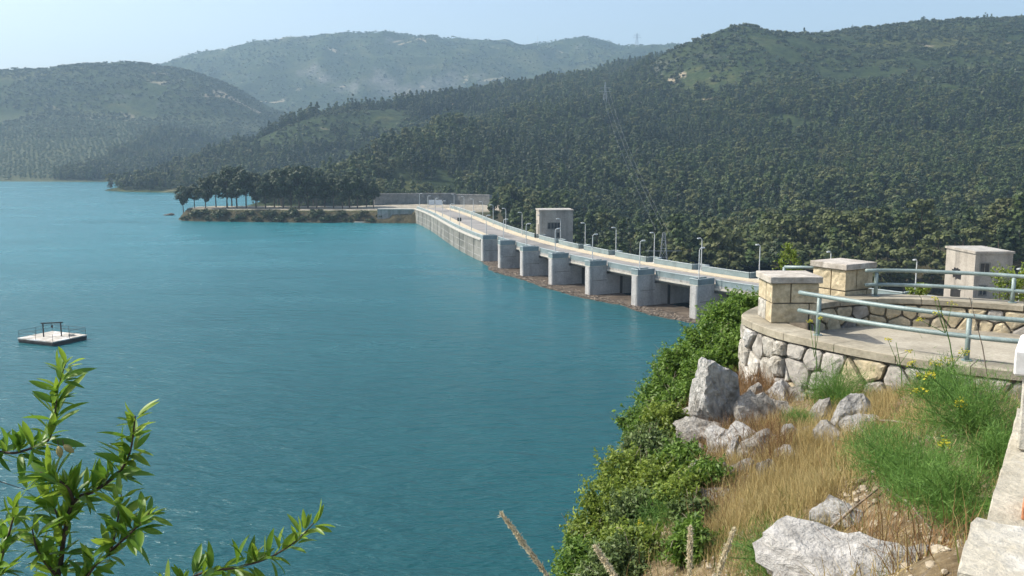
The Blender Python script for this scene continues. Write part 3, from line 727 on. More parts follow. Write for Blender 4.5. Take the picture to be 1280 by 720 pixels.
# ------------------------------------------------------------------ masonry wall behind the far end, notice boards
fw = empty('retaining_wall', (-20, 372, 4.4), 'long grey stone retaining wall behind the far end of the dam', 'wall')
line = [at(468, 262, Y=366)[:2], at(520, 262, Y=371)[:2], at(570, 262, Y=372)[:2], at(612, 262, Y=366)[:2]]
for i in range(3):
    a, b = line[i], line[i + 1]; dd = (b - a) / np.linalg.norm(b - a); nn = np.array([-dd[1], dd[0]])
    MB().prism([a, b, b + nn * 3, a + nn * 3], 2.0, 8.6 if i < 2 else 8.2).build('wall_section', M['masonry_far'], fw)
    MB().prism([a - nn * .15, b - nn * .15, b + nn * .8, a + nn * .8], (8.6 if i < 2 else 8.2) + .003, (8.6 if i < 2 else 8.2) + .3).build('coping', M['concrete'], fw)
for px, w, lab in ((539.5, 2.3, 'pale notice board by the stone wall, the one nearer the pines'), (548.5, 2.5, 'pale notice board by the stone wall, the one nearer the road')):
    c = at(px, 253, Y=364.0)
    t = empty('notice_board', (c[0], c[1], 4.6), lab, 'notice board', 'notice boards at the far end of the dam')
    MB().box((c[0], c[1], c[2]), (w, 0.08, 2.0)).build('board', M['board_white'], t)
    for e in (-1, 1): MB().box((c[0] + e * w * .42, c[1] + .09, (c[2] + 5.3) / 2), (0.1, 0.08, c[2] + .9 - 4.4)).build('post', M['galvanised'], t)
# small dark road sign on the dam road
c = dam(S_P1 - 46, 3.2, ROAD)
t = empty('road_sign', c, 'small dark road sign on the lake side pavement of the dam', 'sign')
MB().tube([c, c + np.array([0, 0, 2.0])], 0.05, 6).build('post', M['galvanised'], t)
MB().box(c + np.array([0, -.07, 1.6]), (1.1, 0.06, 1.0)).build('plate', M['dark'], t)

# ------------------------------------------------------------------ floating debris at the foot of the piers
def debris():
    n = 260; ss = np.linspace(S_P1 + 0.5, S_P1 + 7.6 * BAY, n)
    offs = 0.2 - 3.4 * fbm(ss * 0.085, ss * 0 + 2.5, 3) * sstep(0, 14, ss - ss[0]) - 1.0 * fbm(ss * 0.6, ss * 0 + 7, 3)
    cols = 13; V = []
    for s, o in zip(ss, offs):
        for j in range(cols):
            q = o + (6.2 - o) * (j / (cols - 1)) ** 1.3
            p = dam(s, q)
            zz = 0.02 + 0.13 * min(1, j / 1.5) * (0.4 + fbm(p[0] * 1.1, p[1] * 1.1, 3))
            V.append((p[0], p[1], zz if j else -0.04))
    I = np.arange(n * cols).reshape(n, cols)
    F = np.stack([I[:-1, :-1], I[1:, :-1], I[1:, 1:], I[:-1, 1:]], -1).reshape(-1, 4)
    V = np.array(V); mi = np.zeros(len(F), int)
    VV, FF = [V], [F]; cnt = len(V)
    for k in range(1500):
        i = rng.integers(0, n); u = rng.random() ** 1.4
        o = offs[i] + .3 + u * 3.2; p = dam(ss[i], o); a = rng.random() * math.pi
        L_, w = (0.25 + 1.1 * rng.random() ** 3, 0.05 + .05 * rng.random()) if rng.random() < .6 else (0.16 + .25 * rng.random(), 0.12 + .2 * rng.random())
        dx, dy = math.cos(a) * L_ / 2, math.sin(a) * L_ / 2; ex, ey = -math.sin(a) * w, math.cos(a) * w
        z = 0.20 + .05 * rng.random()
        VV.append(np.array([(p[0] - dx - ex, p[1] - dy - ey, z - .1), (p[0] + dx - ex, p[1] + dy - ey, z - .1), (p[0] + dx + ex, p[1] + dy + ey, z - .1), (p[0] - dx + ex, p[1] - dy + ey, z - .1),
                            (p[0] - dx - ex * .6, p[1] - dy - ey * .6, z), (p[0] + dx - ex * .6, p[1] + dy - ey * .6, z), (p[0] + dx + ex * .6, p[1] + dy + ey * .6, z), (p[0] - dx + ex * .6, p[1] - dy + ey * .6, z)]))
        FF.append(np.array([(4, 5, 6, 7), (0, 1, 5, 4), (1, 2, 6, 5), (2, 3, 7, 6), (3, 0, 4, 7)]) + cnt); cnt += 8
    F = np.concatenate(FF); mi = np.r_[mi, np.ones(len(F) - len(mi), int)]
    me = np_mesh('floating_debris', np.concatenate(VV), F, [M['debris'], M['stick']], False, mi)
    put('floating_debris', me, label='brown drift of floating wood and litter against the dam piers', cat='debris', kind='stuff')
debris()

# ------------------------------------------------------------------ raft on the lake
FB = 0.62
rl, rf, rr_ = at(22.9, 422.3, z=FB)[:2], at(66, 427.2, z=FB)[:2], at(108, 418.4, z=FB)[:2]
rb = rl + rr_ - rf
raft = empty('raft', (rf[0], rf[1], 0), 'small square floating platform with railing and hoist frame on the lake', 'raft')
def q(u, v, z): p = rf + (rl - rf) * u + (rr_ - rf) * v; return np.array([p[0], p[1], z])
MB().prism([q(0, 0, 0), q(0, 1, 0), q(1, 1, 0), q(1, 0, 0)], -0.4, FB - .14).build('hull', M['raft_side'], raft)
for u0, v0, u1, v1 in ((0, 0, 1, 0), (0, 0, 0, 1), (1, 0, 1, 1), (0, 1, 1, 1)):
    MB().bar(q(u0, v0, FB - .30), q(u1, v1, FB - .30), 0.16, 0.14).build('fender', M['raft_side'], raft)
NP = 7
for i in range(NP):
    a, b = -0.015 + 1.03 * i / NP, -0.015 + 1.03 * (i + 1) / NP - 0.006
    MB().prism([q(a, -.015, 0), q(a, 1.015, 0), q(b, 1.015, 0), q(b, -.015, 0)], FB - .139, FB + 0.012 * (i % 2)).build('deck_slab', M['raft_deck'], raft)
RH = 0.95
corner = {'l': (1, 0), 'b': (1, 1), 'r': (0, 1), 'f': (0, 0)}
posts = [(.99, .01), (.99, .5), (.99, .99), (.5, .99), (.01, .99), (.01, .5), (.01, .01), (.5, .01)]
for u, v in posts:
    MB().tube([q(u, v, FB - .05), q(u, v, FB + RH)], 0.028, 6).build('post', M['raft_side'], raft)
for (a, b) in (((.99, .01), (.99, .99)), ((.99, .99), (.01, .99)), ((.01, .99), (.01, .5)), ((.99, .01), (.5, .01))):
    for h in (RH, RH * .55): MB().tube([q(*a, FB + h), q(*b, FB + h)], 0.02, 6).build('rail', M['raft_side'], raft)
g0, g1 = (.62, .36), (.36, .62)
for g in (g0, g1): MB().bar(q(*g, FB), q(*g, FB + 1.75), 0.13, 0.13).build('frame_leg', M['raft_side'], raft)
MB().bar(q(g0[0] + .03, g0[1] - .03, FB + 1.8), q(g1[0] - .03, g1[1] + .03, FB + 1.8), 0.13, 0.15).build('frame_beam', M['raft_side'], raft)
gm = ((g0[0] + g1[0]) / 2, (g0[1] + g1[1]) / 2)
MB().tube([q(*gm, FB + 1.72), q(*gm, FB + 1.2)], 0.02, 5).box(q(*gm, FB + 1.35), (0.2, 0.2, 0.26)).build('pulley', M['raft_side'], raft)
MB().box(q(.2, .75, FB + .13), (0.7, 0.5, 0.2), .4).build('hatch', M['raft_deck'], raft)

# ------------------------------------------------------------------ pylons and wires
def pylon(p, h, w, label, arms=3, rr=None):
    t = empty('pylon', p, label, 'pylon')
    b = MB(); p = np.array(p, float); r = rr or h * 0.012
    cs = [(-1, -1), (1, -1), (1, 1), (-1, 1)]
    lv = [0, .25, .45, .62, .76, .88, 1.0]
    def c(i, k): f = (1 - .86 * lv[k] ** .8) * w / 2; return p + np.array([cs[i][0] * f, cs[i][1] * f, lv[k] * h])
    for i in range(4):
        for k in range(6):
            b.bar(c(i, k), c(i, k + 1), r, r); b.bar(c(i, k), c((i + 1) % 4, k + 1), r * .7, r * .7); b.bar(c(i, k + 1), c((i + 1) % 4, k + 1), r * .7, r * .7)
    b.build('tower', M['galvanised'], t)
    for k in range(arms):
        z = h * (.72 + .11 * k); l = w * (1.15 - .2 * k)
        MB().bar(p + np.array([-l, 0, z]), p + np.array([l, 0, z]), r * 1.3, r * 1.3).build('cross_arm', M['galvanised'], t)
    return t
def on_hill(px, Y):
    x = (px - 640) / FPX * Y * 1.0
    for _ in range(6):
        z = float(terrain_h(np.array([x]), np.array([float(Y)]))[0])
        d = (Y * CP - (z - EYE) * SP); x = (px - 640) / FPX * d
    return np.array([x, Y, z])
pylon(on_hill(796, 2290) - np.array([0, 0, 1]), 36, 9, 'steel lattice pylon with cross arms on the far skyline')
pc = on_hill(672, 2290)
t = empty('mast', pc, 'thin pole mast on the far skyline', 'mast')
MB().tube([pc - np.array([0, 0, 2]), pc + np.array([0, 0, 26])], [.5, .3], 6).build('pole', M['galvanised'], t)
pA = on_hill(756, 700); pylon(pA - np.array([0, 0, .5]), 24, 4.0, 'pale lattice pylon standing in the pine forest on the slope', 2, .16)
pB = at(829, 330, Y=195); zB = float(terrain_h(pB[0:1], pB[1:2])[0])
pylon((pB[0], pB[1], zB - .5), at(829, 288, Y=195)[2] - zB, 3.4, 'lattice pylon just behind the dam road', 1, .07)
for k, (e, px, py) in enumerate(((-2.6, 820, 288), (2.6, 837, 293), (0, 828, 284))):
    a = pA + np.array([e, 0, 24 * .8]); b = at(px, py, Y=195)
    pts = []
    for u in np.linspace(0, 1, 40):
        p_ = a * (1 - u) + b * u; p_[2] -= 20 * u * (1 - u); pts.append(p_)
    w = MB().tube(pts, [0.016 + .028 * (1 - u) for u in np.linspace(0, 1, 40)], 5).build('power_line', M['cable'], None)
    tag(w, 'thin power line slanting down over the pine forest, %s of three' % ('leftmost', 'rightmost', 'middle')[k], 'power line', 'power lines over the forest')
# ------------------------------------------------------------------ foliage builders
def unit(v): return v / np.maximum(np.linalg.norm(v, axis=-1, keepdims=True), 1e-9)
def quads(C, N, size, g, aspect=1.0, along=None):
    """small leaf quads: centres C, normals N"""
    n = len(C); N = unit(N)
    a = unit(np.cross(N, unit(g.normal(size=(n, 3))))) if along is None else unit(along - N * (along * N).sum(-1, keepdims=True))
    b = np.cross(N, a)
    s = np.asarray(size).reshape(-1, 1) if np.ndim(size) else size
    a = a * s * 0.5; b = b * s * 0.5 * aspect
    V = np.stack([C - a, C - b * .9 - a * .1, C + a, C + b * .9 + a * .1], 1).reshape(-1, 3)
    return V, np.arange(4 * n).reshape(n, 4)
def clumps(C, rad, n, size, g, flat=0.75, out=None):
    m = len(C)
    d = unit(g.normal(size=(m, n, 3)) + np.array([0, 0, 0.25]))
    r = g.random((m, n, 1)) ** 0.45
    P = C[:, None] + d * r * np.asarray(rad).reshape(-1, 1, 1) * np.array([1, 1, flat])
    N = d + 0.45 * g.normal(size=d.shape)
    if out is not None: N = N + 0.6 * unit(P - out)
    sz = size * (0.6 + 0.8 * g.random(m * n))
    return quads(P.reshape(-1, 3), N.reshape(-1, 3), sz, g)

def pine_geo(seed, H, Rc, nc, nq, qs, base=0.22, shape='ovoid', lean=0.03):
    g = np.random.default_rng(seed)
    t = np.sort(g.random(nc)) ** 0.9
    if shape == 'ovoid': prof = np.clip(np.sin(np.pi * (0.12 + 0.86 * t) ** 0.8), 0.08, 1)
    elif shape == 'cone': prof = 0.12 + 0.95 * (1 - t) ** 0.8
    else: prof = np.clip(np.sin(np.pi * (0.06 + 0.80 * t ** 1.25)), 0.15, 1)
    ang = g.random(nc) * 2 * np.pi
    rr = Rc * prof * np.sqrt(g.random(nc)) * (0.75 + 0.5 * g.random(nc))
    z = H * (base + (0.97 - base) * t)
    lx = lean * H * t * g.normal()
    C = np.stack([rr * np.cos(ang) + lx, rr * np.sin(ang), z], -1)
    rad = Rc * (0.30 + 0.24 * g.random(nc)) * (0.55 + 0.5 * prof)
    V, F = clumps(C, rad, nq, qs, g, 0.7, np.array([0, 0, H * 0.5]))
    return V, F, C
def trunk_mb(H, r, C, seed, nb=7):
    b = MB(); g = random.Random(seed)
    pts = [(0.03 * H * math.sin(3 * u + seed) * u, 0.02 * H * math.cos(2 * u + seed) * u, H * u - (0.6 if u == 0 else 0)) for u in np.linspace(0, 0.9, 7)]
    b.tube(pts, [r * (1.15 - u) for u in np.linspace(0, 0.95, 7)], 7)
    for k in range(nb):
        c = C[int(len(C) * (0.08 + 0.8 * k / nb))]
        z0 = max(0.16 * H, c[2] - 0.12 * H)
        b.tube([(0, 0, z0), (c[0] * .5, c[1] * .5, (z0 + c[2]) / 2 + .03 * H), tuple(c)], [r * .4, r * .28, r * .12], 5, cap=False)
    return b

# ---- pines of the forest: small crowns, several kinds
FOREST = []
for k in range(7):
    shape = ('ovoid', 'cone', 'ovoid', 'ovoid', 'umbrella', 'cone', 'ovoid')[k]
    H = 8.6; V, F, C = pine_geo(100 + k, H, 2.15, 22, 34, 0.58, 0.10, shape)
    mat = M[('pine', 'pine', 'pine_dark', 'pine', 'pine_light', 'pine', 'pine_dark')[k]]
    crown = np_mesh('crown', V, F, [mat])
    tm = trunk_mb(H, 0.13, C, k, 0).mesh('trunk', M['bark'], fix=False)
    FOREST.append((crown, tm, V, F, mat))

def source(name, V, F, mat, tm=None):
    """unlinked source object (crown and trunk in one mesh) for the instanced masses"""
    if tm is not None:
        n = len(V)
        TV = np.array([v.co[:] for v in tm.vertices]); TF = np.array([p.vertices[:] for p in tm.polygons if len(p.vertices) == 4])
        V2 = np.concatenate([V, TV]); F2 = np.concatenate([F, TF + n]); mi = np.r_[np.zeros(len(F), int), np.ones(len(TF), int)]
        me = np_mesh(name, V2, F2, [mat, M['bark']], False, mi)
    else: me = np_mesh(name, V, F, [mat])
    return bpy.data.objects.new(name, me)

def mass(name, P, scale, rotz, kind, sources, label, cat):
    """one object whose geometry nodes set a plant on each of its points"""
    me = bpy.data.meshes.new(name)
    me.vertices.add(len(P)); me.vertices.foreach_set('co', np.asarray(P, np.float32).ravel())
    for an, ty, arr in (('plant_scale', 'FLOAT_VECTOR', np.asarray(scale, np.float32).ravel()), ('plant_turn', 'FLOAT_VECTOR', np.stack([np.zeros(len(P)), np.zeros(len(P)), rotz], -1).astype(np.float32).ravel()), ('plant_kind', 'INT', np.asarray(kind, np.int32))):
        a = me.attributes.new(an, ty, 'POINT')
        a.data.foreach_set('vector' if ty == 'FLOAT_VECTOR' else 'value', arr)
    ng = bpy.data.node_groups.new(name, 'GeometryNodeTree')
    ng.interface.new_socket('Geometry', in_out='INPUT', socket_type='NodeSocketGeometry')
    ng.interface.new_socket('Geometry', in_out='OUTPUT', socket_type='NodeSocketGeometry')
    gi, go = ng.nodes.new('NodeGroupInput'), ng.nodes.new('NodeGroupOutput')
    jn = ng.nodes.new('GeometryNodeJoinGeometry')
    for s in sources:
        oi = ng.nodes.new('GeometryNodeObjectInfo'); oi.inputs['Object'].default_value = s; oi.inputs['As Instance'].default_value = True
        ng.links.new(oi.outputs['Geometry'], jn.inputs[0])
    iop = ng.nodes.new('GeometryNodeInstanceOnPoints'); iop.inputs['Pick Instance'].default_value = True
    def attr(n, ty):
        a = ng.nodes.new('GeometryNodeInputNamedAttribute'); a.data_type = ty; a.inputs[0].default_value = n
        return a.outputs[0]
    ng.links.new(gi.outputs[0], iop.inputs['Points']); ng.links.new(jn.outputs[0], iop.inputs['Instance'])
    ng.links.new(attr('plant_kind', 'INT'), iop.inputs['Instance Index'])
    ng.links.new(attr('plant_turn', 'FLOAT_VECTOR'), iop.inputs['Rotation']); ng.links.new(attr('plant_scale', 'FLOAT_VECTOR'), iop.inputs['Scale'])
    ng.links.new(iop.outputs[0], go.inputs[0])
    o = put(name, me, label=label, cat=cat, kind='stuff')
    md = o.modifiers.new('plants', 'NODES'); md.node_group = ng
    return o

def jitter_grid(x0, x1, y0, y1, step, j=0.42):
    X, Y = np.meshgrid(np.arange(x0, x1, step), np.arange(y0, y1, step))
    X = X + rng.uniform(-j, j, X.shape) * step; Y = Y + rng.uniform(-j, j, Y.shape) * step
    return X.ravel(), Y.ravel()

# ---- where pines grow
X, Y = jitter_grid(-420, 960, 200, 1140, 4.3)
u_ = X / Y
keep = (u_ > -0.5) & (u_ < 0.78)
X, Y = X[keep], Y[keep]
Z = terrain_h(X, Y)
mz, pz_ = hill_main(X, Y), hill_point(X, Y)
nz = fbm(X / 45, Y / 45, 3)
lim = 130 - 66 * sstep(0.12, 0.175, X / Y) + 44 * (nz - .5) - 4 * sstep(.3, .55, X / Y)
on_main = (mz + 3 > pz_) & (rng.random(len(Z)) < 0.004 + 0.996 * sstep(lim + 16, lim - 14, Z))
slope = np.hypot(terrain_h(X + 3, Y) - Z, terrain_h(X, Y + 3) - Z) / 3
on_point = (pz_ >= mz + 3) & (slope < 0.75) & ~((Z > 30) & (Y < 860) & (X / Y > -0.29) & (X / Y < -0.11) & (nz > 0.40)) & (X / Y < 0.2)
nose_x = np.polyval(_dc, np.clip(Y, 84, 335))
clear = (Y < 376) & (X < -6) | (X - nose_x < 19) & (Y < 345)
road_gap = (nz > 0.60) & (fbm(X / 14, Y / 14, 2) > 0.50) & (Z > 4)
keep = (on_main | on_point) & ~clear & (~road_gap | (Y < 420)) & (fbm(X / 9 + 5, Y / 9, 2) > 0.27) & ((Z > 1.0) | (X - nose_x > 21) & (X > 0) & (Y < 430))
X, Y, Z = X[keep], Y[keep], Z[keep]
n = len(X)
sc = (0.62 + 0.7 * rng.random(n) ** 1.3) * (0.62 + 0.85 * fbm(X / 55, Y / 55, 3))
SCL = np.stack([sc * (0.9 + .35 * rng.random(n)), sc * (0.9 + .35 * rng.random(n)), sc * (0.85 + .35 * rng.random(n))], -1)
TURN = rng.random(n) * 2 * math.pi
KIND = rng.choice(7, n, p=[.2, .15, .13, .2, .08, .13, .11])
patch = fbm(X / 70 + 31, Y / 70, 3) + .16 * rng.normal(size=n)
KIND = np.where(patch > .66, 4, np.where(patch < .34, np.where(rng.random(n) < .5, 2, 6), KIND))
# lighter, broadleaf-looking trees in the valley behind the terrace
val = (X / Y > 0.28) & (Y < 340) & (rng.random(n) < 0.4); KIND[val] = 4
PX, PY, DD = project(X, Y, Z + 7)
deckx, decky, _ = project(*np.array([dam(s, O_DN + .3, 6.0) for s in np.linspace(0, S_END, 120)]).T)
above = PY < np.interp(PX, deckx, decky, left=252, right=352) - 3
inframe = (PX > 5) & (PX < 1275) & (PY > 0) & (PY < 720)
hidden = (PX > 1185) & (PX < 1272) & (PY > 305)
order = np.where(inframe & above & ~hidden)[0]
order = order[np.argsort(DD[order] / SCL[order, 2])][:300]
single = np.zeros(n, bool); single[order] = True
for i in order:
    crown, tm = FOREST[KIND[i]][:2]
    where = ('in the front rows of the forest behind the dam' if PX[i] > 620 else 'in the front rows of the forest behind the pine point')
    t = empty('pine_tree', (X[i], Y[i], Z[i] - .25), 'dark green pine tree ' + where, 'pine tree', 'pines in the front rows of the forest', TURN[i])
    t.scale = tuple(float(c) for c in SCL[i])
    put('trunk', tm, t); put('crown', crown, t)
srcs = [source('pine_tree_kind', V, F, mat, tm) for crown, tm, V, F, mat in FOREST]
r_ = ~single
mass('pine_forest', np.stack([X, Y, Z - .25], -1)[r_], SCL[r_], TURN[r_], KIND[r_], srcs, 'dense dark green pine forest covering the slopes behind the dam', 'forest')
print('pines', n)

# ---- olive grove in rows above the far shore
OL = []
for k in range(3):
    g = np.random.default_rng(300 + k); nc = 9
    a = g.random(nc) * 6.28; rr = 1.5 * np.sqrt(g.random(nc))
    C = np.stack([rr * np.cos(a), rr * np.sin(a), 1.7 + 1.3 * g.random(nc)], -1)
    V, F = clumps(C, np.full(nc, 1.15), 16, 0.75, g, 0.8, np.array([0, 0, 1.5]))
    tb = MB().tube([(0, 0, -.5), (0.1, 0, .8), (-.1, .1, 1.9)], [.32, .24, .15], 6).mesh('trunk', M['bark'], fix=False)
    OL.append(source('olive_tree', V, F, M['olive'], tb))
gx, gy = np.meshgrid(np.arange(-1200, 100, 5.6), np.arange(-460, 460, 6.4))
a = R(-14)
X = (gx * math.cos(a) - gy * math.sin(a)).ravel() + rng.normal(0, .9, gx.size); Y = (gx * math.sin(a) + gy * math.cos(a)).ravel() + 1180 + rng.normal(0, .5, gx.size)
Z = terrain_h(X, Y)
keep = (Y > 830) & (Y < 1230) & (X < -338 - 12 * (Y - 840) / 300) & (X > -0.75 * Y) & (Z > 1.2) & (Z < 64 + 18 * (fbm(X / 80, Y / 80, 2) - .5)) & (rng.random(X.size) < .965) & (hill_olive(X, Y) > hill_point(X, Y))
X, Y, Z = X[keep], Y[keep], Z[keep]; n = len(X)
sc = 0.7 + 0.35 * rng.random(n); T_ = rng.random(n) * 6.28; K_ = rng.integers(0, 3, n)
PX, PY, DD = project(X, Y, Z + 3)
order = np.where((PX > 2) & (PX < 1278) & (PY > 0))[0]; order = order[np.argsort(DD[order])][:300]
single = np.zeros(n, bool); single[order] = True
for i in order:
    o = put('olive_tree', OL[K_[i]].data, None, 'small grey green olive tree in the lower rows above the far shore', 'olive tree', 'olive trees in the lower rows', loc=(X[i], Y[i], Z[i] - .1))
    o.scale = (sc[i], sc[i], sc[i] * 1.05); o.rotation_euler = (0, 0, T_[i])
r_ = ~single
mass('olive_grove', np.stack([X, Y, Z - .1], -1)[r_], np.stack([sc, sc, sc * 1.05], -1)[r_], T_[r_], K_[r_], OL, 'grey green olive grove in rows on the slope across the lake', 'olive grove')
print('olives', n)

# ---- scrub on the open slopes
SR = []
for k in range(4):
    g = np.random.default_rng(400 + k); nc = 6
    a = g.random(nc) * 6.28; rr = 0.9 * np.sqrt(g.random(nc))
    C = np.stack([rr * np.cos(a), rr * np.sin(a), 0.35 + .7 * g.random(nc)], -1)
    V, F = clumps(C, np.full(nc, .75), 12, 0.6, g, 0.75, np.array([0, 0, .1]))
    SR.append(source('scrub_bush', V, F, M['scrub'] if k else M['pine_dark']))
pts = []
for (x0, x1, y0, y1, st, s0, s1, th) in ((40, 900, 480, 1120, 4.8, .6, 2.5, .36), (-1500, -250, 1080, 1620, 6.2, .9, 2.7, .36), (-1400, 900, 1620, 2420, 10.5, 1.1, 3.0, .40), (-420, 60, 600, 960, 6.0, .9, 2.2, .36), (-230, 120, 330, 420, 3.4, .6, 1.4, .42)):
    x, y = jitter_grid(x0, x1, y0, y1, st); z = terrain_h(x, y)
    k = (fbm(x / 38, y / 38, 4) > th) & (z > 2.5) & (np.abs(x / y) < 0.8) & ~((z < 8) & (y < 372))
    if st < 7 and x0 == 40: k &= z > 52
    pts.append(np.stack([x, y, z, s0 + (s1 - s0) * rng.random(len(x)) ** 2.2], -1)[k])
p = np.concatenate(pts); n = len(p)
mass('hillside_scrub', p[:, :3] - np.array([0, 0, .15]), np.stack([p[:, 3] * 1.1, p[:, 3] * 1.1, p[:, 3]], -1), rng.random(n) * 6.28, rng.integers(0, 4, n), SR, 'scattered dark scrub bushes over the dry upper slopes', 'scrub')
print('scrub', n)

# ---- big pines on the point beside the dam's far end
BIG = []
for k in range(5):
    H = 15.0; V, F, C = pine_geo(500 + k, H, 4.3, 46, 60, 0.72, (0.28, .34, .25, .36, .3)[k], ('umbrella', 'ovoid', 'umbrella', 'ovoid', 'ovoid')[k])
    BIG.append((np_mesh('crown', V, F, [M['pine_dark']]), trunk_mb(H, 0.26, C, 20 + k, 9).mesh('trunk', M['bark'], fix=False)))
spots = [(229, 349, 10.2), (243, 348, 9.0), (257, 346, 11.6), (270, 352, 13.2), (284, 346, 15.2), (296, 351, 15.8), (308, 345, 14.4), (320, 349, 13.4), (332, 346, 12.6), (343, 354, 12.8), (354, 346, 15.2), (364, 351, 15.8), (374, 344, 16.0), (385, 350, 15.4), (396, 345, 14.0), (406, 353, 13.0), (417, 346, 12.8), (428, 343, 12.4), (437, 350, 13.6), (447, 344, 12.6), (458, 350, 11.0), (467, 345, 9.6), (392, 360, 14.5), (352, 360, 14), (290, 358, 13.6)]
for k, (px, Yd, H) in enumerate(spots):
    w = at(px, 259, Y=Yd); x = w[0]; z = float(terrain_h(np.array([x]), np.array([float(Yd)]))[0])
    lab = 'lone pine at the lake tip of the wooded point' if k == 0 else ('low pine at the dam end of the wooded point' if k == 21 else ('tall dark pine in the row along the wooded point, %s from its tip' % ORD[k] if k < 22 else 'dark pine standing behind the front row of the wooded point, the one %s' % ('nearest the dam', 'in the middle', 'nearest the tip')[k - 22]))
    t = empty('pine_tree', (x, Yd, z - .1), lab, 'pine tree', 'pines on the wooded point', rng.random() * 6.28)
    s = H / 15.0; t.scale = (s * (.95 + .25 * rng.random()), s * (.95 + .25 * rng.random()), s)
    cr, tr = BIG[k % 5]
    put('trunk', tr, t); put('crown', cr, t)
# bushes on the washed bank of the point
yy_ = np.linspace(326, 352, 120)
for k in range(26):
    px = 234 + 240 * (k + rng.uniform(-.3, .3)) / 25
    xx_ = (px - 640) / FPX * (yy_ * CP + 20 * SP); hh_ = terrain_h(xx_, yy_)
    i_ = int(np.argmax(hh_ > (.4, 1.6, 2.8)[k % 3])) if (hh_ > 2.8).any() else 60
    w = np.array([xx_[i_], yy_[i_], 0.0]); Yd = float(yy_[i_]); z = float(hh_[i_])
    g = np.random.default_rng(900 + k); nc = 8
    C = unit(g.normal(size=(nc, 3))) * np.array([1.0, 1.0, .45]) + np.array([0, 0, .8])
    V, F = clumps(C, np.full(nc, .8), 40, .4, g, .8)
    o = put('bank_shrub', np_mesh('bank_shrub', V, F, [M['scrub' if k % 3 else 'pine_dark']]), None, 'dark bush on the lakeside bank of the wooded point, %s from its tip' % (ORD + ['twenty-third', 'twenty-fourth', 'twenty-fifth', 'twenty-sixth'])[k], 'bush', 'bushes on the bank of the wooded point', loc=(w[0], Yd, z - .5))
    sc_ = rng.uniform(1.0, 1.7); o.scale = (sc_ * 1.2, sc_ * 1.2, sc_)
# ------------------------------------------------------------------ near bank: rocky slope under the viewpoint
ZK, ZF, ZW = EYE - 2.74, EYE - 3.05, EYE - 2.55        # kerb top, terrace floor, rear wall top
_g = [(1180, 700, 4.6), (1240, 610, 6.6), (1250, 520, 9.0), (1085, 690, 6.0), (1060, 640, 7.2), (1100, 560, 8.8), (1150, 492, 10.8), (1080, 520, 11.2), (1000, 522, 12.3), (960, 505, 13.6), (925, 490, 14.4),
      (900, 580, 11.0), (930, 640, 8.8), (940, 700, 7.4), (850, 600, 11.0), (860, 700, 8.0), (800, 650, 10.0), (745, 715, 9.0), (1030, 580, 9.6), (990, 620, 8.6), (1020, 700, 6.6), (1150, 640, 6.2), (1130, 715, 5.0), (820, 560, 13.0), (860, 500, 15.5), (890, 450, 18.5), (900, 430, 22.0)]
_gw = [tuple(at(*p[:2], Y=p[2])) for p in _g]
_gw += [(0, -3, 22.7), (0, 0.3, 22.68), (3, 0, 22.7), (8, -3, 22.7), (-2, -3, 22.6), (1.6, 3.0, 22.3), (0.6, 3.0, 22.1), (-0.4, 3.2, 21.6), (3.2, 2.6, 22.6), (5.0, 6.0, 22.3), (9, 6, 22.5), (14, 8, 23.0), (7.0, 10.3, 21.3), (10, 9.5, 21.9),
        (5.6, 14.0, 20.7), (7.5, 14.0, 20.7), (9.5, 14.0, 20.8), (6.5, 17.6, 20.3), (9.0, 17.5, 20.4), (12, 16, 21.0), (4.4, 16.4, 20.3), (5.5, 20, 18.6), (9, 24, 16.6), (15, 22, 18.2), (10, 40, 9.5), (25, 40, 11), (20, 80, 1.5), (60, 80, 3.5), (40, 110, -4), (70, 100, 2), (100, 90, 6), (120, 60, 16), (22, 60, 5), (30, 20, 21), (60, 40, 16), (35, 8, 23)]
bank_rbf = RBF(_gw, 0.5)
def edge_x(y): return np.interp(y, [-6, 0, 4, 8, 10, 14, 20, 30, 45, 70, 130], [-1.2, -1.0, -0.6, 0.75, 1.15, 2.0, 3.5, 6.4, 10.5, 17.5, 33])
def bank_h(x, y):
    x, y = np.asarray(x, float), np.asarray(y, float)
    e = edge_x(y) + 0.5 * (fbm(y * 0.45, x * 0 + 3, 3) - .5)
    xx = np.maximum(x, e)
    h = bank_rbf(xx, y)
    h = h + 0.34 * (fbm(x * 0.9, y * 0.9, 4) - .5) * sstep(2, 5, y) + 0.10 * (fbm(x * 4, y * 4, 3) - .5)
    d = np.maximum(e - x, 0)
    h = h - 4.0 * d - 1.3 * np.minimum(d, .5) + 3.2 * (fbm(x * 1.7, y * 1.3, 4) - .5) * sstep(0.3, 1.2, d) - 1.6 * np.floor(np.minimum(d, 5) * 1.3 + fbm(x * .5, y * .5, 2) * 2) * .35 * sstep(.2, 1, d) + 1.5 * (fbm(x * 0.7, y * 0.7 + h * .15, 4) - .5) * sstep(0.1, 1.5, d)
    return np.maximum(h, -12)
def ground_at(px, py, y0=2.2, y1=40):
    ys_ = np.linspace(y0, y1, 1500); d = ray(px, py); t = ys_ / d[1]
    xs_, zs_ = d[0] * t, EYE + d[2] * t
    below = zs_ < bank_h(xs_, ys_)
    i = int(np.argmax(below)) if below.any() else 700
    return np.array([xs_[i], ys_[i], float(bank_h(xs_[i:i + 1], ys_[i:i + 1])[0])])
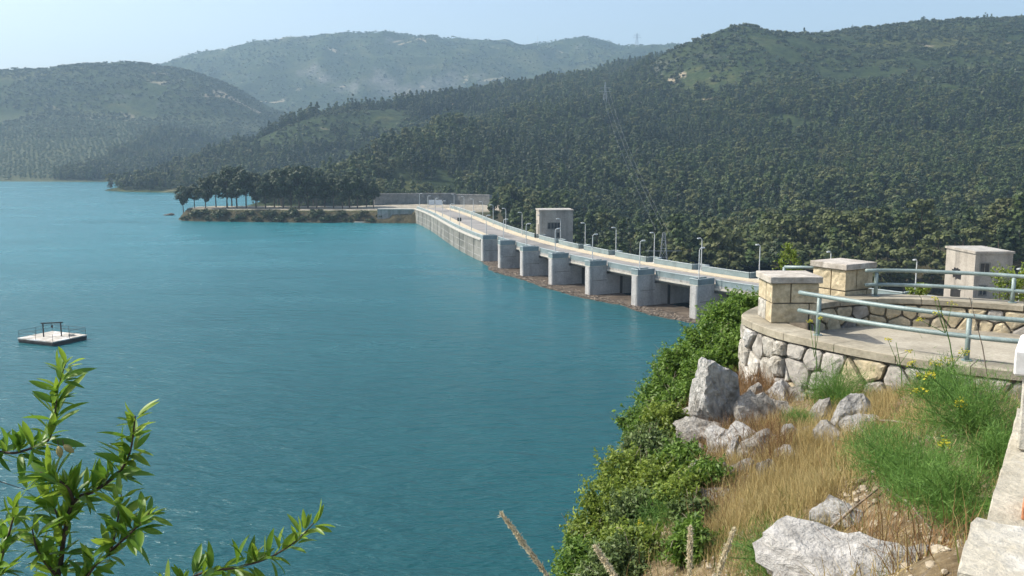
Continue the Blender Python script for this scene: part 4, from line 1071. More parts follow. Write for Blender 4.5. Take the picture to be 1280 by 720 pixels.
def sheet_grid(x0, x1, y0, y1, st, dz=0.0):
    xs_, ys_ = np.arange(x0, x1 + st / 2, st), np.arange(y0, y1 + st / 2, st)
    X, Y = np.meshgrid(xs_, ys_); Z = bank_h(X, Y) + dz
    I = np.arange(X.size).reshape(X.shape)
    return np.stack([X.ravel(), Y.ravel(), Z.ravel()], -1), np.stack([I[:-1, :-1], I[:-1, 1:], I[1:, 1:], I[1:, :-1]], -1).reshape(-1, 4)
V1, F1 = sheet_grid(-7.5, 13.5, -5, 27, 0.115)
V2, F2 = sheet_grid(-9, 140, 22, 128, 2.0, -0.35)
V3, F3 = sheet_grid(12.5, 60, -5, 28, 1.2, -0.2)
def bank_material():
    m = bpy.data.materials.new('bank_ground'); nt, ns, ls = nodes_of(m)
    b = ns['Principled BSDF']; v = coords(nt)
    n1, n2, n3 = noise(nt, v, 0.8, 5, 0.65, .4), noise(nt, v, 5.0, 6, 0.7), noise(nt, v, 28.0, 5, 0.7)
    soil = ramp(nt, n2, [(0.3, (0.085, 0.06, 0.032)), (0.5, (0.18, 0.135, 0.075)), (0.72, (0.33, 0.27, 0.165))])
    rockc = ramp(nt, n2, [(0.3, (0.16, 0.145, 0.12)), (0.7, (0.42, 0.39, 0.34))])
    geo = ns.new('ShaderNodeNewGeometry'); sep = ns.new('ShaderNodeSeparateXYZ'); ls.new(geo.outputs['True Normal'], sep.inputs[0])
    steep = ramp(nt, math_(nt, 'ADD', sep.outputs[2], math_(nt, 'MULTIPLY', math_(nt, 'SUBTRACT', n1, 0.5), 0.5)), [(0.52, (1, 1, 1)), (0.70, (0, 0, 0))])
    col = mixc(nt, steep, soil, rockc)
    vo = ns.new('ShaderNodeTexVoronoi'); vo.inputs['Scale'].default_value = 22; ls.new(v, vo.inputs['Vector'])
    peb = ramp(nt, vo.outputs['Distance'], [(0.12, (1, 1, 1)), (0.3, (0, 0, 0))])
    col = mixc(nt, math_(nt, 'MULTIPLY', peb, ramp(nt, n1, [(.45, (0, 0, 0)), (.6, (.8, .8, .8))])), col, (0.44, 0.39, 0.31))
    ls.new(col, b.inputs['Base Color']); b.inputs['Roughness'].default_value = 0.96; b.inputs['Specular IOR Level'].default_value = 0.15
    ls.new(bump(nt, math_(nt, 'ADD', math_(nt, 'MULTIPLY', n2, 0.7), math_(nt, 'MULTIPLY', n3, 0.4)), 1.0, 0.06), b.inputs['Normal'])
    return m
M['bank_ground'] = bank_material()
VV = np.concatenate([V1, V2, V3]); FF = np.concatenate([F1, F2 + len(V1), F3 + len(V1) + len(V2)])
put('bank', np_mesh('bank', VV, FF, [M['bank_ground']], True), kind='structure')

# ------------------------------------------------------------------ curves of the terrace
class Path:
    def __init__(self, pts, n=300):
        P = np.array(pts, float); out = []
        for i in range(len(P) - 1):
            p0, p1, p2, p3 = P[max(i - 1, 0)], P[i], P[i + 1], P[min(i + 2, len(P) - 1)]
            for t in np.linspace(0, 1, 24, endpoint=False):
                out.append(0.5 * (2 * p1 + (p2 - p0) * t + (2 * p0 - 5 * p1 + 4 * p2 - p3) * t * t + (3 * p1 - p0 - 3 * p2 + p3) * t ** 3))
        out.append(P[-1]); self.p = np.array(out)
        self.s = np.r_[0, np.cumsum(np.linalg.norm(np.diff(self.p, axis=0), axis=1))]; self.L = float(self.s[-1])
    def __call__(self, s, o=0.0, z=None):
        f = lambda q: np.array([np.interp(q, self.s, self.p[:, 0]), np.interp(q, self.s, self.p[:, 1])])
        d = f(min(s + .05, self.L)) - f(max(s - .05, 0)); d = d / np.linalg.norm(d)
        p = f(s) + np.array([-d[1], d[0]]) * o
        return p if z is None else np.array([p[0], p[1], z])
    def at_px(self, px):
        q, _, _ = project(self.p[:, 0], self.p[:, 1], np.full(len(self.p), ZK))
        return float(self.s[int(np.argmin(np.abs(q - px) + 1e3 * (self.s < 0.8)))])
    def sweep(self, s0, s1, prof, step=0.12):
        return [[self(s, o, z) for o, z in prof] for s in np.linspace(s0, s1, max(2, int((s1 - s0) / step) + 1))]
E = Path([(4.62, 16.7), (4.22, 16.1), (3.98, 15.5)] + [tuple(at(*p, z=ZK)[:2]) for p in ((947, 404), (975, 414), (1010, 422), (1055, 431.5), (1100, 440), (1150, 448), (1200, 455), (1270, 463), (1400, 474), (1550, 484))])
W = Path([tuple(at(*p, z=ZW)[:2]) for p in ((1014, 381), (1035, 377), (1060, 374.5), (1100, 372.5), (1140, 373), (1180, 375), (1230, 378), (1280, 382), (1400, 392), (1500, 402))])

def clip(poly, a, b, c):
    """keep a*x+b*y<=c"""
    out = []
    for i in range(len(poly)):
        p, q = poly[i], poly[(i + 1) % len(poly)]
        dp, dq = a * p[0] + b * p[1] - c, a * q[0] + b * q[1] - c
        if dp <= 0: out.append(p)
        if (dp < 0) != (dq < 0):
            t = dp / (dp - dq); out.append((p[0] + (q[0] - p[0]) * t, p[1] + (q[1] - p[1]) * t))
    return out
def stones(path, s0, s1, z0, z1, cw, ch, sign, mats, parent, seed, gap=0.022, bulge=0.07, weights=None, jit=.34):
    """irregular masonry: one object per stone; each a bulging Voronoi cell on the wall face"""
    g = random.Random(seed); L = s1 - s0; H = z1 - z0
    nx, ny = max(1, round(L / cw)), max(1, round(H / ch))
    sd = []
    for j in range(ny):
        for i in range(nx + 1):
            sd.append(((i + (0.5 if j % 2 else 0.0) + g.uniform(-jit, jit)) * L / nx, (j + .5 + g.uniform(-jit, jit)) * H / ny))
    for k, (x, y) in enumerate(sd):
        poly = [(max(0, x - 2 * cw), 0), (min(L, x + 2 * cw), 0), (min(L, x + 2 * cw), H), (max(0, x - 2 * cw), H)]
        for m, (u, v) in enumerate(sd):
            if m != k and abs(u - x) < 3 * cw and abs(v - y) < 3 * ch:
                a, b = u - x, v - y; poly = clip(poly, a, b, (u * u + v * v - x * x - y * y) / 2)
                if len(poly) < 3: break
        if len(poly) < 3: continue
        cx, cy = sum(p[0] for p in poly) / len(poly), sum(p[1] for p in poly) / len(poly)
        ar = abs(sum(poly[i][0] * poly[(i + 1) % len(poly)][1] - poly[(i + 1) % len(poly)][0] * poly[i][1] for i in range(len(poly)))) / 2
        if ar < 0.004: continue
        # split long edges, pull corners in a little
        ring = []
        for i in range(len(poly)):
            p, q_ = poly[i], poly[(i + 1) % len(poly)]
            for t in ((0.14, 0.5, 0.86) if math.hypot(p[0] - q_[0], p[1] - q_[1]) > .1 else (0.2, .8)):
                ring.append((p[0] + (q_[0] - p[0]) * t, p[1] + (q_[1] - p[1]) * t))
        rad = math.sqrt(ar / math.pi); n = len(ring)
        def W3(p, o): return path(s0 + p[0], sign * o, z0 + p[1])
        def shrink(f): return [(cx + (p[0] - cx) * f, cy + (p[1] - cy) * f) for p in ring]
        f1 = 1 - gap / rad; b_ = bulge * g.uniform(.5, 1.15)
        tilt = (g.uniform(-.12, .12), g.uniform(-.12, .12))
        R0, R1, R2 = shrink(f1), shrink(f1 * .965), shrink(f1 * .74)
        V = [W3(p, -0.03) for p in R0] + [W3(p, b_ * g.uniform(.45, .75) + tilt[0] * (p[0] - cx) + tilt[1] * (p[1] - cy)) for p in R1] + [W3(p, b_ * g.uniform(.75, 1.15) + tilt[0] * (p[0] - cx) + tilt[1] * (p[1] - cy)) for p in R2] + [W3((cx, cy), b_ * g.uniform(.85, 1.2))]
        F = []
        for a in (0, 1):
            for i in range(n): F.append((a * n + i, a * n + (i + 1) % n, (a + 1) * n + (i + 1) % n, (a + 1) * n + i))
        for i in range(n): F.append((2 * n + i, 2 * n + (i + 1) % n, 3 * n))
        MB().add(V, F).build('stone', M[g.choices(mats, weights)[0]], parent)

# ------------------------------------------------------------------ the terrace
fl = [E(s, 0.4) for s in np.linspace(0.3, E.L, 60)] + [W(s, 0.1) for s in np.linspace(W.L, 0, 50)]
bm = bmesh.new(); f = bm.faces.new([bm.verts.new((p[0], p[1], ZF)) for p in fl]); bmesh.ops.triangulate(bm, faces=[f])
for f in bm.faces:
    f.normal_update()
    if f.normal.z < 0: f.normal_flip()
me = bpy.data.meshes.new('terrace_floor'); bm.to_mesh(me); bm.free(); me.materials.append(M['floor_slab'])
put('terrace_floor', me, kind='structure')

rw = empty('retaining_wall', tuple(E(E.L * .4)) + (ZK - 1.8,), 'curved rubble stone wall with a concrete kerb carrying the front of the terrace', 'wall')
MB().strip(E.sweep(0, E.L, [(0.06, ZK - 2.6), (0.06, ZK - .12), (0.46, ZK - .12), (0.46, ZK - 2.6)])).build('mortar', M['mortar'], rw)
n_seg = 9
for k in range(n_seg):                       # kerb cast in lengths
    a, b = E.L * k / n_seg + .006, E.L * (k + 1) / n_seg - .006
    MB().strip(E.sweep(a, b, [(-0.05, ZK - .118), (-0.05, ZK - .01), (-0.035, ZK), (0.47, ZK), (0.485, ZK - .01), (0.485, ZF - .1), (.47, ZF - .1), (.47, ZK - .118)])).build('kerb', M['kerb'], rw)
stones(E, 0.2, 2.9, ZK - 1.75, ZK - .135, 0.36, 0.30, -1, ['limestone', 'rock_pale', 'limestone_grey'], rw, 5, 0.013, 0.085, [5, 3, 3], .42)
stones(E, 2.9, E.L - 1.2, ZK - 1.35, ZK - .135, 0.40, 0.29, -1, ['limestone_grey', 'limestone', 'limestone_tan'], rw, 9, 0.013, 0.05, [5, 3, 1], .42)

pw = empty('parapet_wall', tuple(W(W.L * .5)) + (ZF,), 'low curved stone parapet at the back of the terrace', 'wall')
MB().strip(W.sweep(0, W.L, [(0.05, ZF - .5), (0.05, ZW - .1), (0.40, ZW - .1), (0.40, ZF - 1.2)])).build('mortar', M['mortar'], pw)
for k in range(8):
    a, b = W.L * k / 8 + .005, W.L * (k + 1) / 8 - .005
    MB().strip(W.sweep(a, b, [(-0.05, ZW - .098), (-0.05, ZW), (0.48, ZW), (0.48, ZW - .098)])).build('coping', M['kerb'], pw, bevel=0.008)
stones(W, 0.03, W.L - 1.0, ZF - .05, ZW - .11, 0.34, 0.26, -1, ['limestone_tan', 'limestone_grey', 'limestone'], pw, 21, 0.016, 0.04, [7, 2, 1], .36)

def pillar(c, w, rz, z0, z1, capz, label, seed):
    t = empty('stone_pillar', (c[0], c[1], z0), label, 'pillar')
    g = random.Random(seed)
    MB().box((c[0], c[1], (z0 + z1) / 2), (w - .06, w - .06, z1 - z0 - .002), rz).build('core', M['mortar'], t)
    ca, sa = math.cos(rz), math.sin(rz)
    def L(u, v): return (c[0] + u * ca - v * sa, c[1] + u * sa + v * ca)
    h = (z1 - z0) / 2
    for j in range(2):
        # each course: an unequal pair on each of the four faces, joints staggered
        split = (0.32, -0.10)[j] * w
        rects = [(-w / 2, split - .012, -w / 2, -0.06), (split + .012, w / 2, -w / 2, -.06 + .1), (-w / 2, -.02, -.06 + .024, w / 2), (.004, w / 2, .064, w / 2)]
        for (u0, u1, v0, v1) in rects:
            bm_ = bmesh.new()
            nx, ny, nz = 4, 4, 4
            za, zb = z0 + h * j + .012, z0 + h * (j + 1) - .012
            V = MB(); V.box((0, 0, 0), (1, 1, 1))
            me = V.mesh('block', M['limestone_tan' if g.random() < .72 else 'limestone'])
            bm_.from_mesh(me); bmesh.ops.subdivide_edges(bm_, edges=bm_.edges, cuts=3, use_grid_fill=True)
            for v_ in bm_.verts:
                x, y, z = v_.co
                ex = [max(abs(q_) - .26, 0) for q_ in (x, y, z)]
                edge = sum(1 for q_ in (x, y, z) if abs(q_) > .49)
                U, Vv, Z_ = u0 + (x + .5) * (u1 - u0), v0 + (y + .5) * (v1 - v0), za + (z + .5) * (zb - za)
                # rough split face: edges drawn in, middle proud
                out = -0.012 if edge >= 2 else g.uniform(0.004, 0.026)
                if abs(x) > .49 and abs(U) > w / 2 - .02: U += math.copysign(out, U)
                if abs(y) > .49 and abs(Vv) > w / 2 - .02: Vv += math.copysign(out, Vv)
                p = L(U, Vv); v_.co = (p[0] - c[0], p[1] - c[1], Z_ - z0)
            bm_.to_mesh(me); bm_.free()
            put('block', me, t)
    MB().box((c[0], c[1], (z1 + capz) / 2 + .001), (w + .12, w + .12, capz - z1 - .002), rz).build('cap', M['cap_stone'], t, bevel=0.012, segs=2)
    return t
P1 = (4.25 + .37, 14.86 + .37)
pillar(P1, 0.74, R(1), ZK, ZK + .66, ZK + .77, 'squat stone pillar with a flat cap at the lake corner of the terrace', 3)
P2 = (6.18, 17.05)
pillar(P2, 0.72, R(31), ZF + .2, ZK + .66, ZK + .77, 'stone pillar with a flat cap behind the low rear parapet', 4)

def railing(name, path, off, s0, s1, z_top, z_low, z_base, post_s, label):
    t = empty(name, tuple(path(s0, off)) + (z_base,), label, 'railing', 'blue green railings of the terrace')
    n = int((s1 - s0) / .12)
    for z in (z_top, z_low):
        MB().tube([path(s, off, z) for s in np.linspace(s0, s1, n)], 0.034, 10).build('rail', M['rail_paint'], t, smooth=True)
    for s in post_s:
        p = path(s, off)
        po = MB().tube([(p[0], p[1], z_base - .03), (p[0], p[1], z_top - .03)], 0.034, 10).build('post', M['rail_paint'], t, smooth=True)
        MB().tube([(p[0], p[1], z_base + .001), (p[0], p[1], z_base + .014)], 0.07, 12).build('foot_plate', M['rail_paint'], po)
    return t
railing('railing', E, 0.27, E.at_px(980), E.L - .3, ZK + .61, ZK + .33, ZK, [E.at_px(1006), E.at_px(1203), E.at_px(1400)], 'curved blue green tube railing along the front kerb of the terrace')
sw = lambda px: float(W.s[int(np.argmin(np.abs(project(W.p[:, 0], W.p[:, 1], np.full(len(W.p), ZW))[0] - px)))])
railing('railing', W, 0.22, sw(1089), W.L - .2, ZW + .47, ZW + .21, ZW, [sw(1102), sw(1264), sw(1420)], 'blue green tube railing on the rear parapet, right of the pillar')
t = empty('railing', (5.0, 17.4, ZF), 'short blue green railing running between the two stone pillars', 'railing', 'blue green railings of the terrace')
for zt in (ZW + .43, ZW + .17):
    MB().tube([(5.85, 17.15, zt), (5.55, 17.33, zt), (5.2, 17.45, zt - .01)], 0.03, 8).build('rail', M['rail_paint'], t, smooth=True)
MB().tube([(5.2, 17.45, ZF - .8), (5.2, 17.45, ZW + .42)], 0.03, 8).build('post', M['rail_paint'], t, smooth=True)

# ------------------------------------------------------------------ stair parapet beside the viewpoint
zs1, zs2 = EYE - 1.0, EYE - 1.25
A0 = at(1234, 645, z=zs2)[:2]; AD = at(1263, 538, z=zs2)[:2] - A0; AD = AD / np.linalg.norm(AD); AR = np.array([AD[1], -AD[0]])
def sp(a, r): return A0 + AD * a + AR * r
def slabp(b, a0, a1, r0, r1, z0, z1): return b.prism([sp(a0, r0), sp(a0, r1), sp(a1, r1), sp(a1, r0)], z0, z1)
st = empty('stair_parapet', tuple(sp(0, .3)) + (22.0,), 'stepped concrete parapet with coping slabs beside the viewpoint', 'parapet')
q1 = at(1221, 646, z=zs1)[:2] - A0; f1_, r1_ = float(q1 @ AD), float(q1 @ AR)
q1 = at(1191, 714, z=zs1)[:2] - A0; f0_, r0_ = float(q1 @ AD), float(q1 @ AR)
print('slab one', f0_, f1_, r0_, r1_)
slabp(MB(), -3.2, 1.62, .12, .55, 20.4, zs2 - .122).build('wall', M['parapet_slab'], st)
slabp(MB(), -3.2, f1_ - .05, .125, .545, zs2 - .121, zs1 - .122).build('wall', M['parapet_slab'], st)
slabp(MB(), 1.62, 4.3, .13, .54, 19.6, zs2 - .52).build('wall', M['parapet_slab'], st)
def rough_slab(a0, a1, r0, r1, z0, z1, name='coping_slab', mat='parapet_slab', seed=1):
    me = MB().box((0, 0, 0), (1, 1, 1)).mesh(name, M[mat]); g = random.Random(seed)
    bm_ = bmesh.new(); bm_.from_mesh(me); bmesh.ops.subdivide_edges(bm_, edges=bm_.edges, cuts=7, use_grid_fill=True)
    org = origin_of(st)
    for v_ in bm_.verts:
        x, y, z = v_.co; e = sum(1 for q_ in (x, y, z) if abs(q_) > .49)
        j = .006 if e >= 2 else .003
        k = (1 - .012 * (e >= 2))
        p = sp(a0 + (x * k + .5) * (a1 - a0) + g.uniform(-j, j), r0 + (y * k + .5) * (r1 - r0) + g.uniform(-j, j))
        v_.co = (p[0] - org[0], p[1] - org[1], z0 + (z * (1 - .03 * (e >= 2)) + .5) * (z1 - z0) + g.uniform(-j, j) * .5 - org[2])
    bmesh.ops.recalc_face_normals(bm_, faces=bm_.faces)
    bm_.to_mesh(me); bm_.free(); return put(name, me, st)
rough_slab(f0_, f1_, (r0_ + r1_) / 2, (r0_ + r1_) / 2 + .55, zs1 - .12, zs1, seed=2)
rough_slab(-3.2, f0_ - .02, (r0_ + r1_) / 2 + .005, .62, zs1 - .12, zs1 - .012, seed=3)
rough_slab(f1_ + .008, .62, .0, .58, zs2 - .12, zs2, seed=4)
rough_slab(.632, 1.66, .005, .58, zs2 - .12, zs2 - .004, seed=5)
rough_slab(1.66, 4.3, .0, .58, zs2 - .52, zs2 - .4, seed=6)
q2 = at(1271, 563, z=zs2)[:2] - A0; pf, pr = float(q2 @ AD), float(q2 @ AR)
print('post', pf, pr)
post = slabp(MB(), pf, pf + .33, pr, pr + .34, zs2 + .001, zs2 + .33).build('post', M['parapet_slab'], st, bevel=.008)
slabp(MB(), pf - .04, pf + .37, pr - .035, pr + .38, zs2 + .331, zs2 + .44).build('post_cap', M['cap_white'], post, bevel=.008)
q3 = at(1276, 652, z=zs2)[:2] - A0; bf, br0 = float(q3 @ AD), float(q3 @ AR)
br = MB(); slabp(br, bf, bf + .2, br0, br0 + .1, zs2 + .006, zs2 + .055)
tag(br.build('brick', M['terracotta'], None, bevel=.004), 'orange brown brick lying on the coping of the stair parapet', 'brick')

# ------------------------------------------------------------------ rocks
def rock_mesh(seed, planes=18, sub=4, rough=.13):
    g = np.random.default_rng(seed)
    bm_ = bmesh.new(); bmesh.ops.create_icosphere(bm_, subdivisions=sub, radius=1.0)
    D = unit(np.array([v.co[:] for v in bm_.verts]))
    N = unit(g.normal(size=(planes, 3))); dist = g.uniform(.50, .88, planes)
    dot = D @ N.T
    r = np.min(np.where(dot > .05, dist / np.maximum(dot, .05), 9), axis=1); r = np.minimum(r, 1.15)
    r = r + .10 * np.abs(fbm(D[:, 0] * 5.3 + D[:, 2] * 4.1 + seed, D[:, 1] * 5.3 - D[:, 2] * 3.3, 4) - .5) * -2.2 + .05 + rough * (fbm(D[:, 0] * 3.1 + D[:, 2] * 2 + seed, D[:, 1] * 3.1 - D[:, 2] * 1.7, 4) - .5) * 2 + .05 * (fbm(D[:, 0] * 9 + D[:, 2] * 7, D[:, 1] * 9 + D[:, 2] * 5, 3) - .5)
    for v, d, q_ in zip(bm_.verts, D, r): v.co = d * q_
    me = bpy.data.meshes.new('rock'); bm_.to_mesh(me); bm_.free()
    return me
def rock(p, size, rz, tilt, seed, label, mat='rock_pale', name='rock', group='rocks on the near slope', planes=13, rough=.10):
    me = rock_mesh(seed, planes, 4, rough); me.materials.append(M[mat])
    o = put(name, me, None, label, 'rock', group, loc=p)
    o.scale = size; o.rotation_euler = (tilt[0], tilt[1], rz)
    return o
c = at(892, 490, Y=13.0); rock(c, (.36, .46, .62), .5, (.1, -.3), 1, 'big pale boulder at the cliff edge below the terrace', 'rock_pale', 'boulder', planes=14, rough=.08)
c = at(884, 545, Y=12.6); rock(c, (.36, .5, .34), 1.2, (.3, .1), 2, 'dark fissured rock directly under the big boulder', 'rock')
c = at(866, 578, Y=12.2); rock(c, (.22, .3, .25), .5, (.1, .3), 12, 'small rock low at the cliff edge under the big boulder', 'rock')
c = at(915, 574, Y=11.2); rock(c, (.13, .34, .26), -.4, (.3, .2), 3, 'narrow pale rock between the dead brush and the golden grass', 'rock_pale')
c = at(968, 520, Y=12.9); rock(c, (.22, .3, .4), .8, (.2, .1), 4, 'pale rock leaning at the foot of the curved terrace wall', 'rock')
c = ground_at(1058, 535); rock(c + np.array([0, 0, .02]), (.25, .22, .36), .3, (.1, .35), 5, 'pointed pale rock under the yellow fennel flowers', 'rock_pale')
c = ground_at(1000, 548); rock(c, (.2, .2, .19), 1.3, (.2, 0), 6, 'small grey rock beside the pointed rock', 'rock')
c = ground_at(982, 553); rock(c, (.12, .16, .2), .2, (0, .2), 7, 'small upright pale stone in the dry grass near the terrace wall', 'rock_pale')
c = ground_at(1130, 478); rock(c, (.3, .26, .22), .2, (0, .2), 15, 'pale rock half hidden by fennel against the terrace wall', 'rock')
c = ground_at(1062, 648); rock(c - np.array([0, 0, .05]), (.24, .3, .17), .5, (.1, .1), 8, 'flat pale rock in the middle of the slope above the big slab', 'rock_pale')
c = ground_at(1095, 714); rock(c - np.array([0, 0, .10]), (.66, .56, .30), -.5, (.06, .14), 9, 'broad pale rock slab at the bottom of the slope', 'rock_pale', planes=13, rough=.11)
c = ground_at(1010, 712); rock(c - np.array([0, 0, .06]), (.2, .24, .14), .9, (0, .1), 10, 'low grey rock left of the broad slab', 'rock')
c = ground_at(1168, 690); rock(c - np.array([0, 0, .08]), (.2, .3, .14), .9, (0, .1), 11, 'grey rock in the dry brush below the stair parapet', 'rock')
c = at(213, 268.5, z=.2); rock(c, (2.4, 1.5, .7), .2, (0, 0), 13, 'low brown boulder in the water off the tip of the wooded point', 'debris', 'boulder', 'rocks in the lake')
# craggy outcrop between the cliff edge and the foot of the terrace wall: one mass of jutting rocks
oc = ground_at(915, 560)
outcrop = empty('rock_outcrop', oc, 'craggy fissured rock outcrop below the left end of the terrace wall', 'rock')
OUT = [(868, 520, .16, .30), (862, 548, .18, .26), (880, 590, .16, .22), (900, 560, .2, .3), (905, 600, .14, .2), (926, 590, .12, .18), (925, 555, .2, .28), (945, 530, .24, .36), (955, 560, .2, .22), (975, 500, .2, .34), (1000, 500, .2, .28), (940, 500, .18, .3), (985, 575, .14, .14), (1025, 525, .22, .26), (1040, 545, .2, .2), (1080, 535, .16, .16), (848, 575, .16, .2), (890, 620, .12, .16), (915, 530, .16, .26), (960, 590, .12, .14)]
for k, (px, py, rw_, rh_) in enumerate(OUT):
    c = ground_at(px, py); me = rock_mesh(60 + k, 11, 3, .16); me.materials.append(M['rock' if k % 3 else 'rock_pale'])
    o = put('rock', me, outcrop, loc=c - np.array(outcrop.location) - np.array([0, 0, rh_ * .25]))
    o.scale = (rw_ * rng.uniform(1.1, 1.7), rw_ * rng.uniform(1.1, 1.8), rh_ * 1.35); o.rotation_euler = (rng.uniform(-.4, .4), rng.uniform(-.4, .4), rng.uniform(0, 6))
# loose stones on the slope
LOOSE = [rock_mesh(40 + k, 12, 2, .08) for k in range(3)]
gv, gf = [], []; cnt = 0
for me in LOOSE: me.materials.append(M['pebble'])
LV = [np.array([v.co[:] for v in me.vertices]) for me in LOOSE]; LF = [np.array([p.vertices[:] for p in me.polygons]) for me in LOOSE]
PP = np.stack([rng.uniform(0.6, 5.5, 2600), rng.uniform(4.2, 13.5, 2600)], -1)
dens = fbm(PP[:, 0] * .8, PP[:, 1] * .8, 3)
for (x, y), dn_ in zip(PP, dens):
    if dn_ < .46 or x < edge_x(y) + .1: continue
    k = rng.integers(0, 3); s = .010 + .035 * rng.random() ** 4
    z = float(bank_h(np.array([x]), np.array([y]))[0])
    gv.append(LV[k] * s * np.array([1, 1.2, .8]) + np.array([x, y, z + s * .3])); gf.append(LF[k] + cnt); cnt += len(LV[k])
put('loose_stones', np_mesh('loose_stones', np.concatenate(gv), np.concatenate(gf), [M['pebble']]), label='loose pale stones scattered over the dry slope', cat='gravel', kind='stuff')
# ------------------------------------------------------------------ grass on the near slope
def blades(P, H, w, lean, g):
    n = len(P)
    a = g.random(n) * 6.28; l = lean * g.random(n) ** .7
    tip = P + np.stack([np.cos(a) * l * H, np.sin(a) * l * H, H * np.sqrt(np.maximum(1 - l * l, .1))], -1)
    mid = P * .5 + tip * .5; mid[:, 2] += .10 * H; mid[:, :2] -= .08 * (tip - P)[:, :2]
    s = g.random(n) * 6.28; side = np.stack([np.cos(s), np.sin(s), np.zeros(n)], -1) * np.asarray(w).reshape(-1, 1) / 2
    V = np.stack([P - side, P + side, mid + side * .75, mid - side * .75, tip], 1).reshape(-1, 3)
    b = np.arange(n)[:, None] * 5
    F = np.concatenate([b + np.array([[0, 1, 2]]), b + np.array([[0, 2, 3]]), b + np.array([[3, 2, 4]])])
    return V, F
def grass_patch(name, n, spots_, h, w, lean, mat, label, seed, base=0.0):
    g = np.random.default_rng(seed)
    x, y = g.uniform(-0.5, 7.5, n * 10), g.uniform(3.6, 15.5, n * 10)
    z = bank_h(x, y)
    px, py, _ = project(x, y, z)
    d = np.full(len(x), base)
    for (cx, cy, rx, ry, k) in spots_: d = np.maximum(d, k * np.clip(1.35 - np.hypot((px - cx) / rx, (py - cy) / ry), 0, 1))
    d = d * (0.3 + 1.1 * sstep(.36, .62, fbm(x * 2.2 + seed, y * 2.2, 3)))
    keep = np.where((g.random(len(x)) < d) & (x > edge_x(y) - .5))[0][:n]
    # not on the terrace or inside the stair parapet
    keep = keep[[not ((x[i] - A0[0]) * AR[0] + (y[i] - A0[1]) * AR[1] > .08) for i in keep]]
    ex = np.array([np.interp(yy, E.p[::-1, 1], E.p[::-1, 0]) if E.p[-1, 1] < yy else 99 for yy in y[keep]])
    keep = keep[x[keep] < ex - .05]
    P = np.stack([x, y, z - .02], -1)[keep]; m = len(P)
    V, F = blades(P, h * (.45 + .8 * g.random(m)), w * (.6 + .8 * g.random(m)), lean, g)
    put(name, np_mesh(name, V, F, [M[mat]]), label=label, cat='grass', kind='stuff')
grass_patch('dry_grass', 40000, [(965, 610, 85, 85, 1.2), (1090, 520, 75, 34, .7), (1040, 570, 80, 40, .6), (930, 670, 50, 50, .6), (1000, 690, 50, 35, .25)], .27, .0055, .85, 'dry_grass', 'golden dry grass covering the slope below the terrace', 1, .03)
grass_patch('dead_brush', 14000, [(928, 475, 42, 70, 1.3), (925, 545, 60, 50, 1.2), (1130, 690, 80, 34, .22), (890, 640, 30, 50, .3)], .40, .006, .95, 'brown_grass', 'rusty brown dead brush beside the big boulder', 2, .004)
grass_patch('green_grass', 10000, [(965, 680, 65, 45, 1.2), (1100, 600, 60, 40, .5), (850, 690, 60, 50, .5), (900, 560, 30, 30, .3)], .22, .006, .8, 'green_grass', 'green grass mixed into the dry slope', 3, .02)

# ------------------------------------------------------------------ shrubs on the cliff edge
def shrub(px, py, Y, rx, rz, mat, label, seed, leaf=.062, nc=26, nl=110, aspect=.5):
    g = np.random.default_rng(seed)
    c = at(px, py, Y=Y)
    if Y < 19 and px < 945:
        hit = ground_at(px, py)
        if hit[1] < Y + .25 and hit[0] > edge_x(hit[1]) - .3: c = at(px, py - 6, Y=hit[1] - .12); Y = float(c[1])
    gz = float(bank_h(c[0:1], c[1:2])[0])
    base = np.array([c[0] + .15, c[1], min(gz, c[2] - rz * .6)])
    if c[0] < edge_x(Y): base = np.array([float(edge_x(Y)) + .15, Y, float(bank_h(np.array([edge_x(Y) + .15]), np.array([float(Y)]))[0])])
    t = empty('shrub', base, label, 'shrub', 'green shrubs on the cliff edge')
    d = unit(g.normal(size=(nc, 3))); r = g.random((nc, 1)) ** .4
    C = c + d * r * np.array([rx, rx, rz]) * .92
    rad = rx * (.16 + .34 * g.random(nc) ** 1.5)
    dd = unit(g.normal(size=(nc, nl, 3)) + np.array([0, 0, .3])); rr = g.random((nc, nl, 1)) ** .6 * (1 + .5 * (g.random((nc, nl, 1)) > .9))
    P = (C[:, None] + dd * rr * rad[:, None, None]).reshape(-1, 3)
    sk = g.integers(0, nc, 60); ld = unit(d[sk] + .5 * g.normal(size=(60, 3)) + np.array([0, 0, .5]))
    P2 = (C[sk][:, None] + ld[:, None] * (np.linspace(.15, .62, 14) * rx)[None, :, None] + .012 * g.normal(size=(60, 14, 3))).reshape(-1, 3); P = np.concatenate([P, P2])
    N = (dd * .5 + .9 * g.normal(size=dd.shape) + np.array([-.3, 0, .7])).reshape(-1, 3); N = np.concatenate([N, g.normal(size=P2.shape) + np.array([-.3, 0, .6])])
    V, F = quads(P, N, leaf * (.6 + .8 * g.random(len(P))), g, aspect)
    org = np.array(base)
    put('foliage', np_mesh('foliage', V - org, F, [M[mat]]), t)
    for k in range(7):
        q_ = C[k * nc // 7]
        MB().tube([base + np.array([0, 0, -.15]), base * .5 + q_ * .5 + g.normal(size=3) * .08, q_], [.022, .014, .006], 5, cap=False).build('stem', M['twig'], t)
    # thin bare twigs poking out
    b = MB()
    for k in range(14):
        q_ = C[g.integers(0, nc)]; dv = unit(q_ - c + np.array([0, 0, .25]) * rx) * rx * .5
        b.tube([q_, q_ + dv * .6, q_ + dv + g.normal(size=3) * .04], [.005, .004, .002], 4, cap=False)
    tag(b.build('twigs', M['dead_stem'], t), kind='stuff')
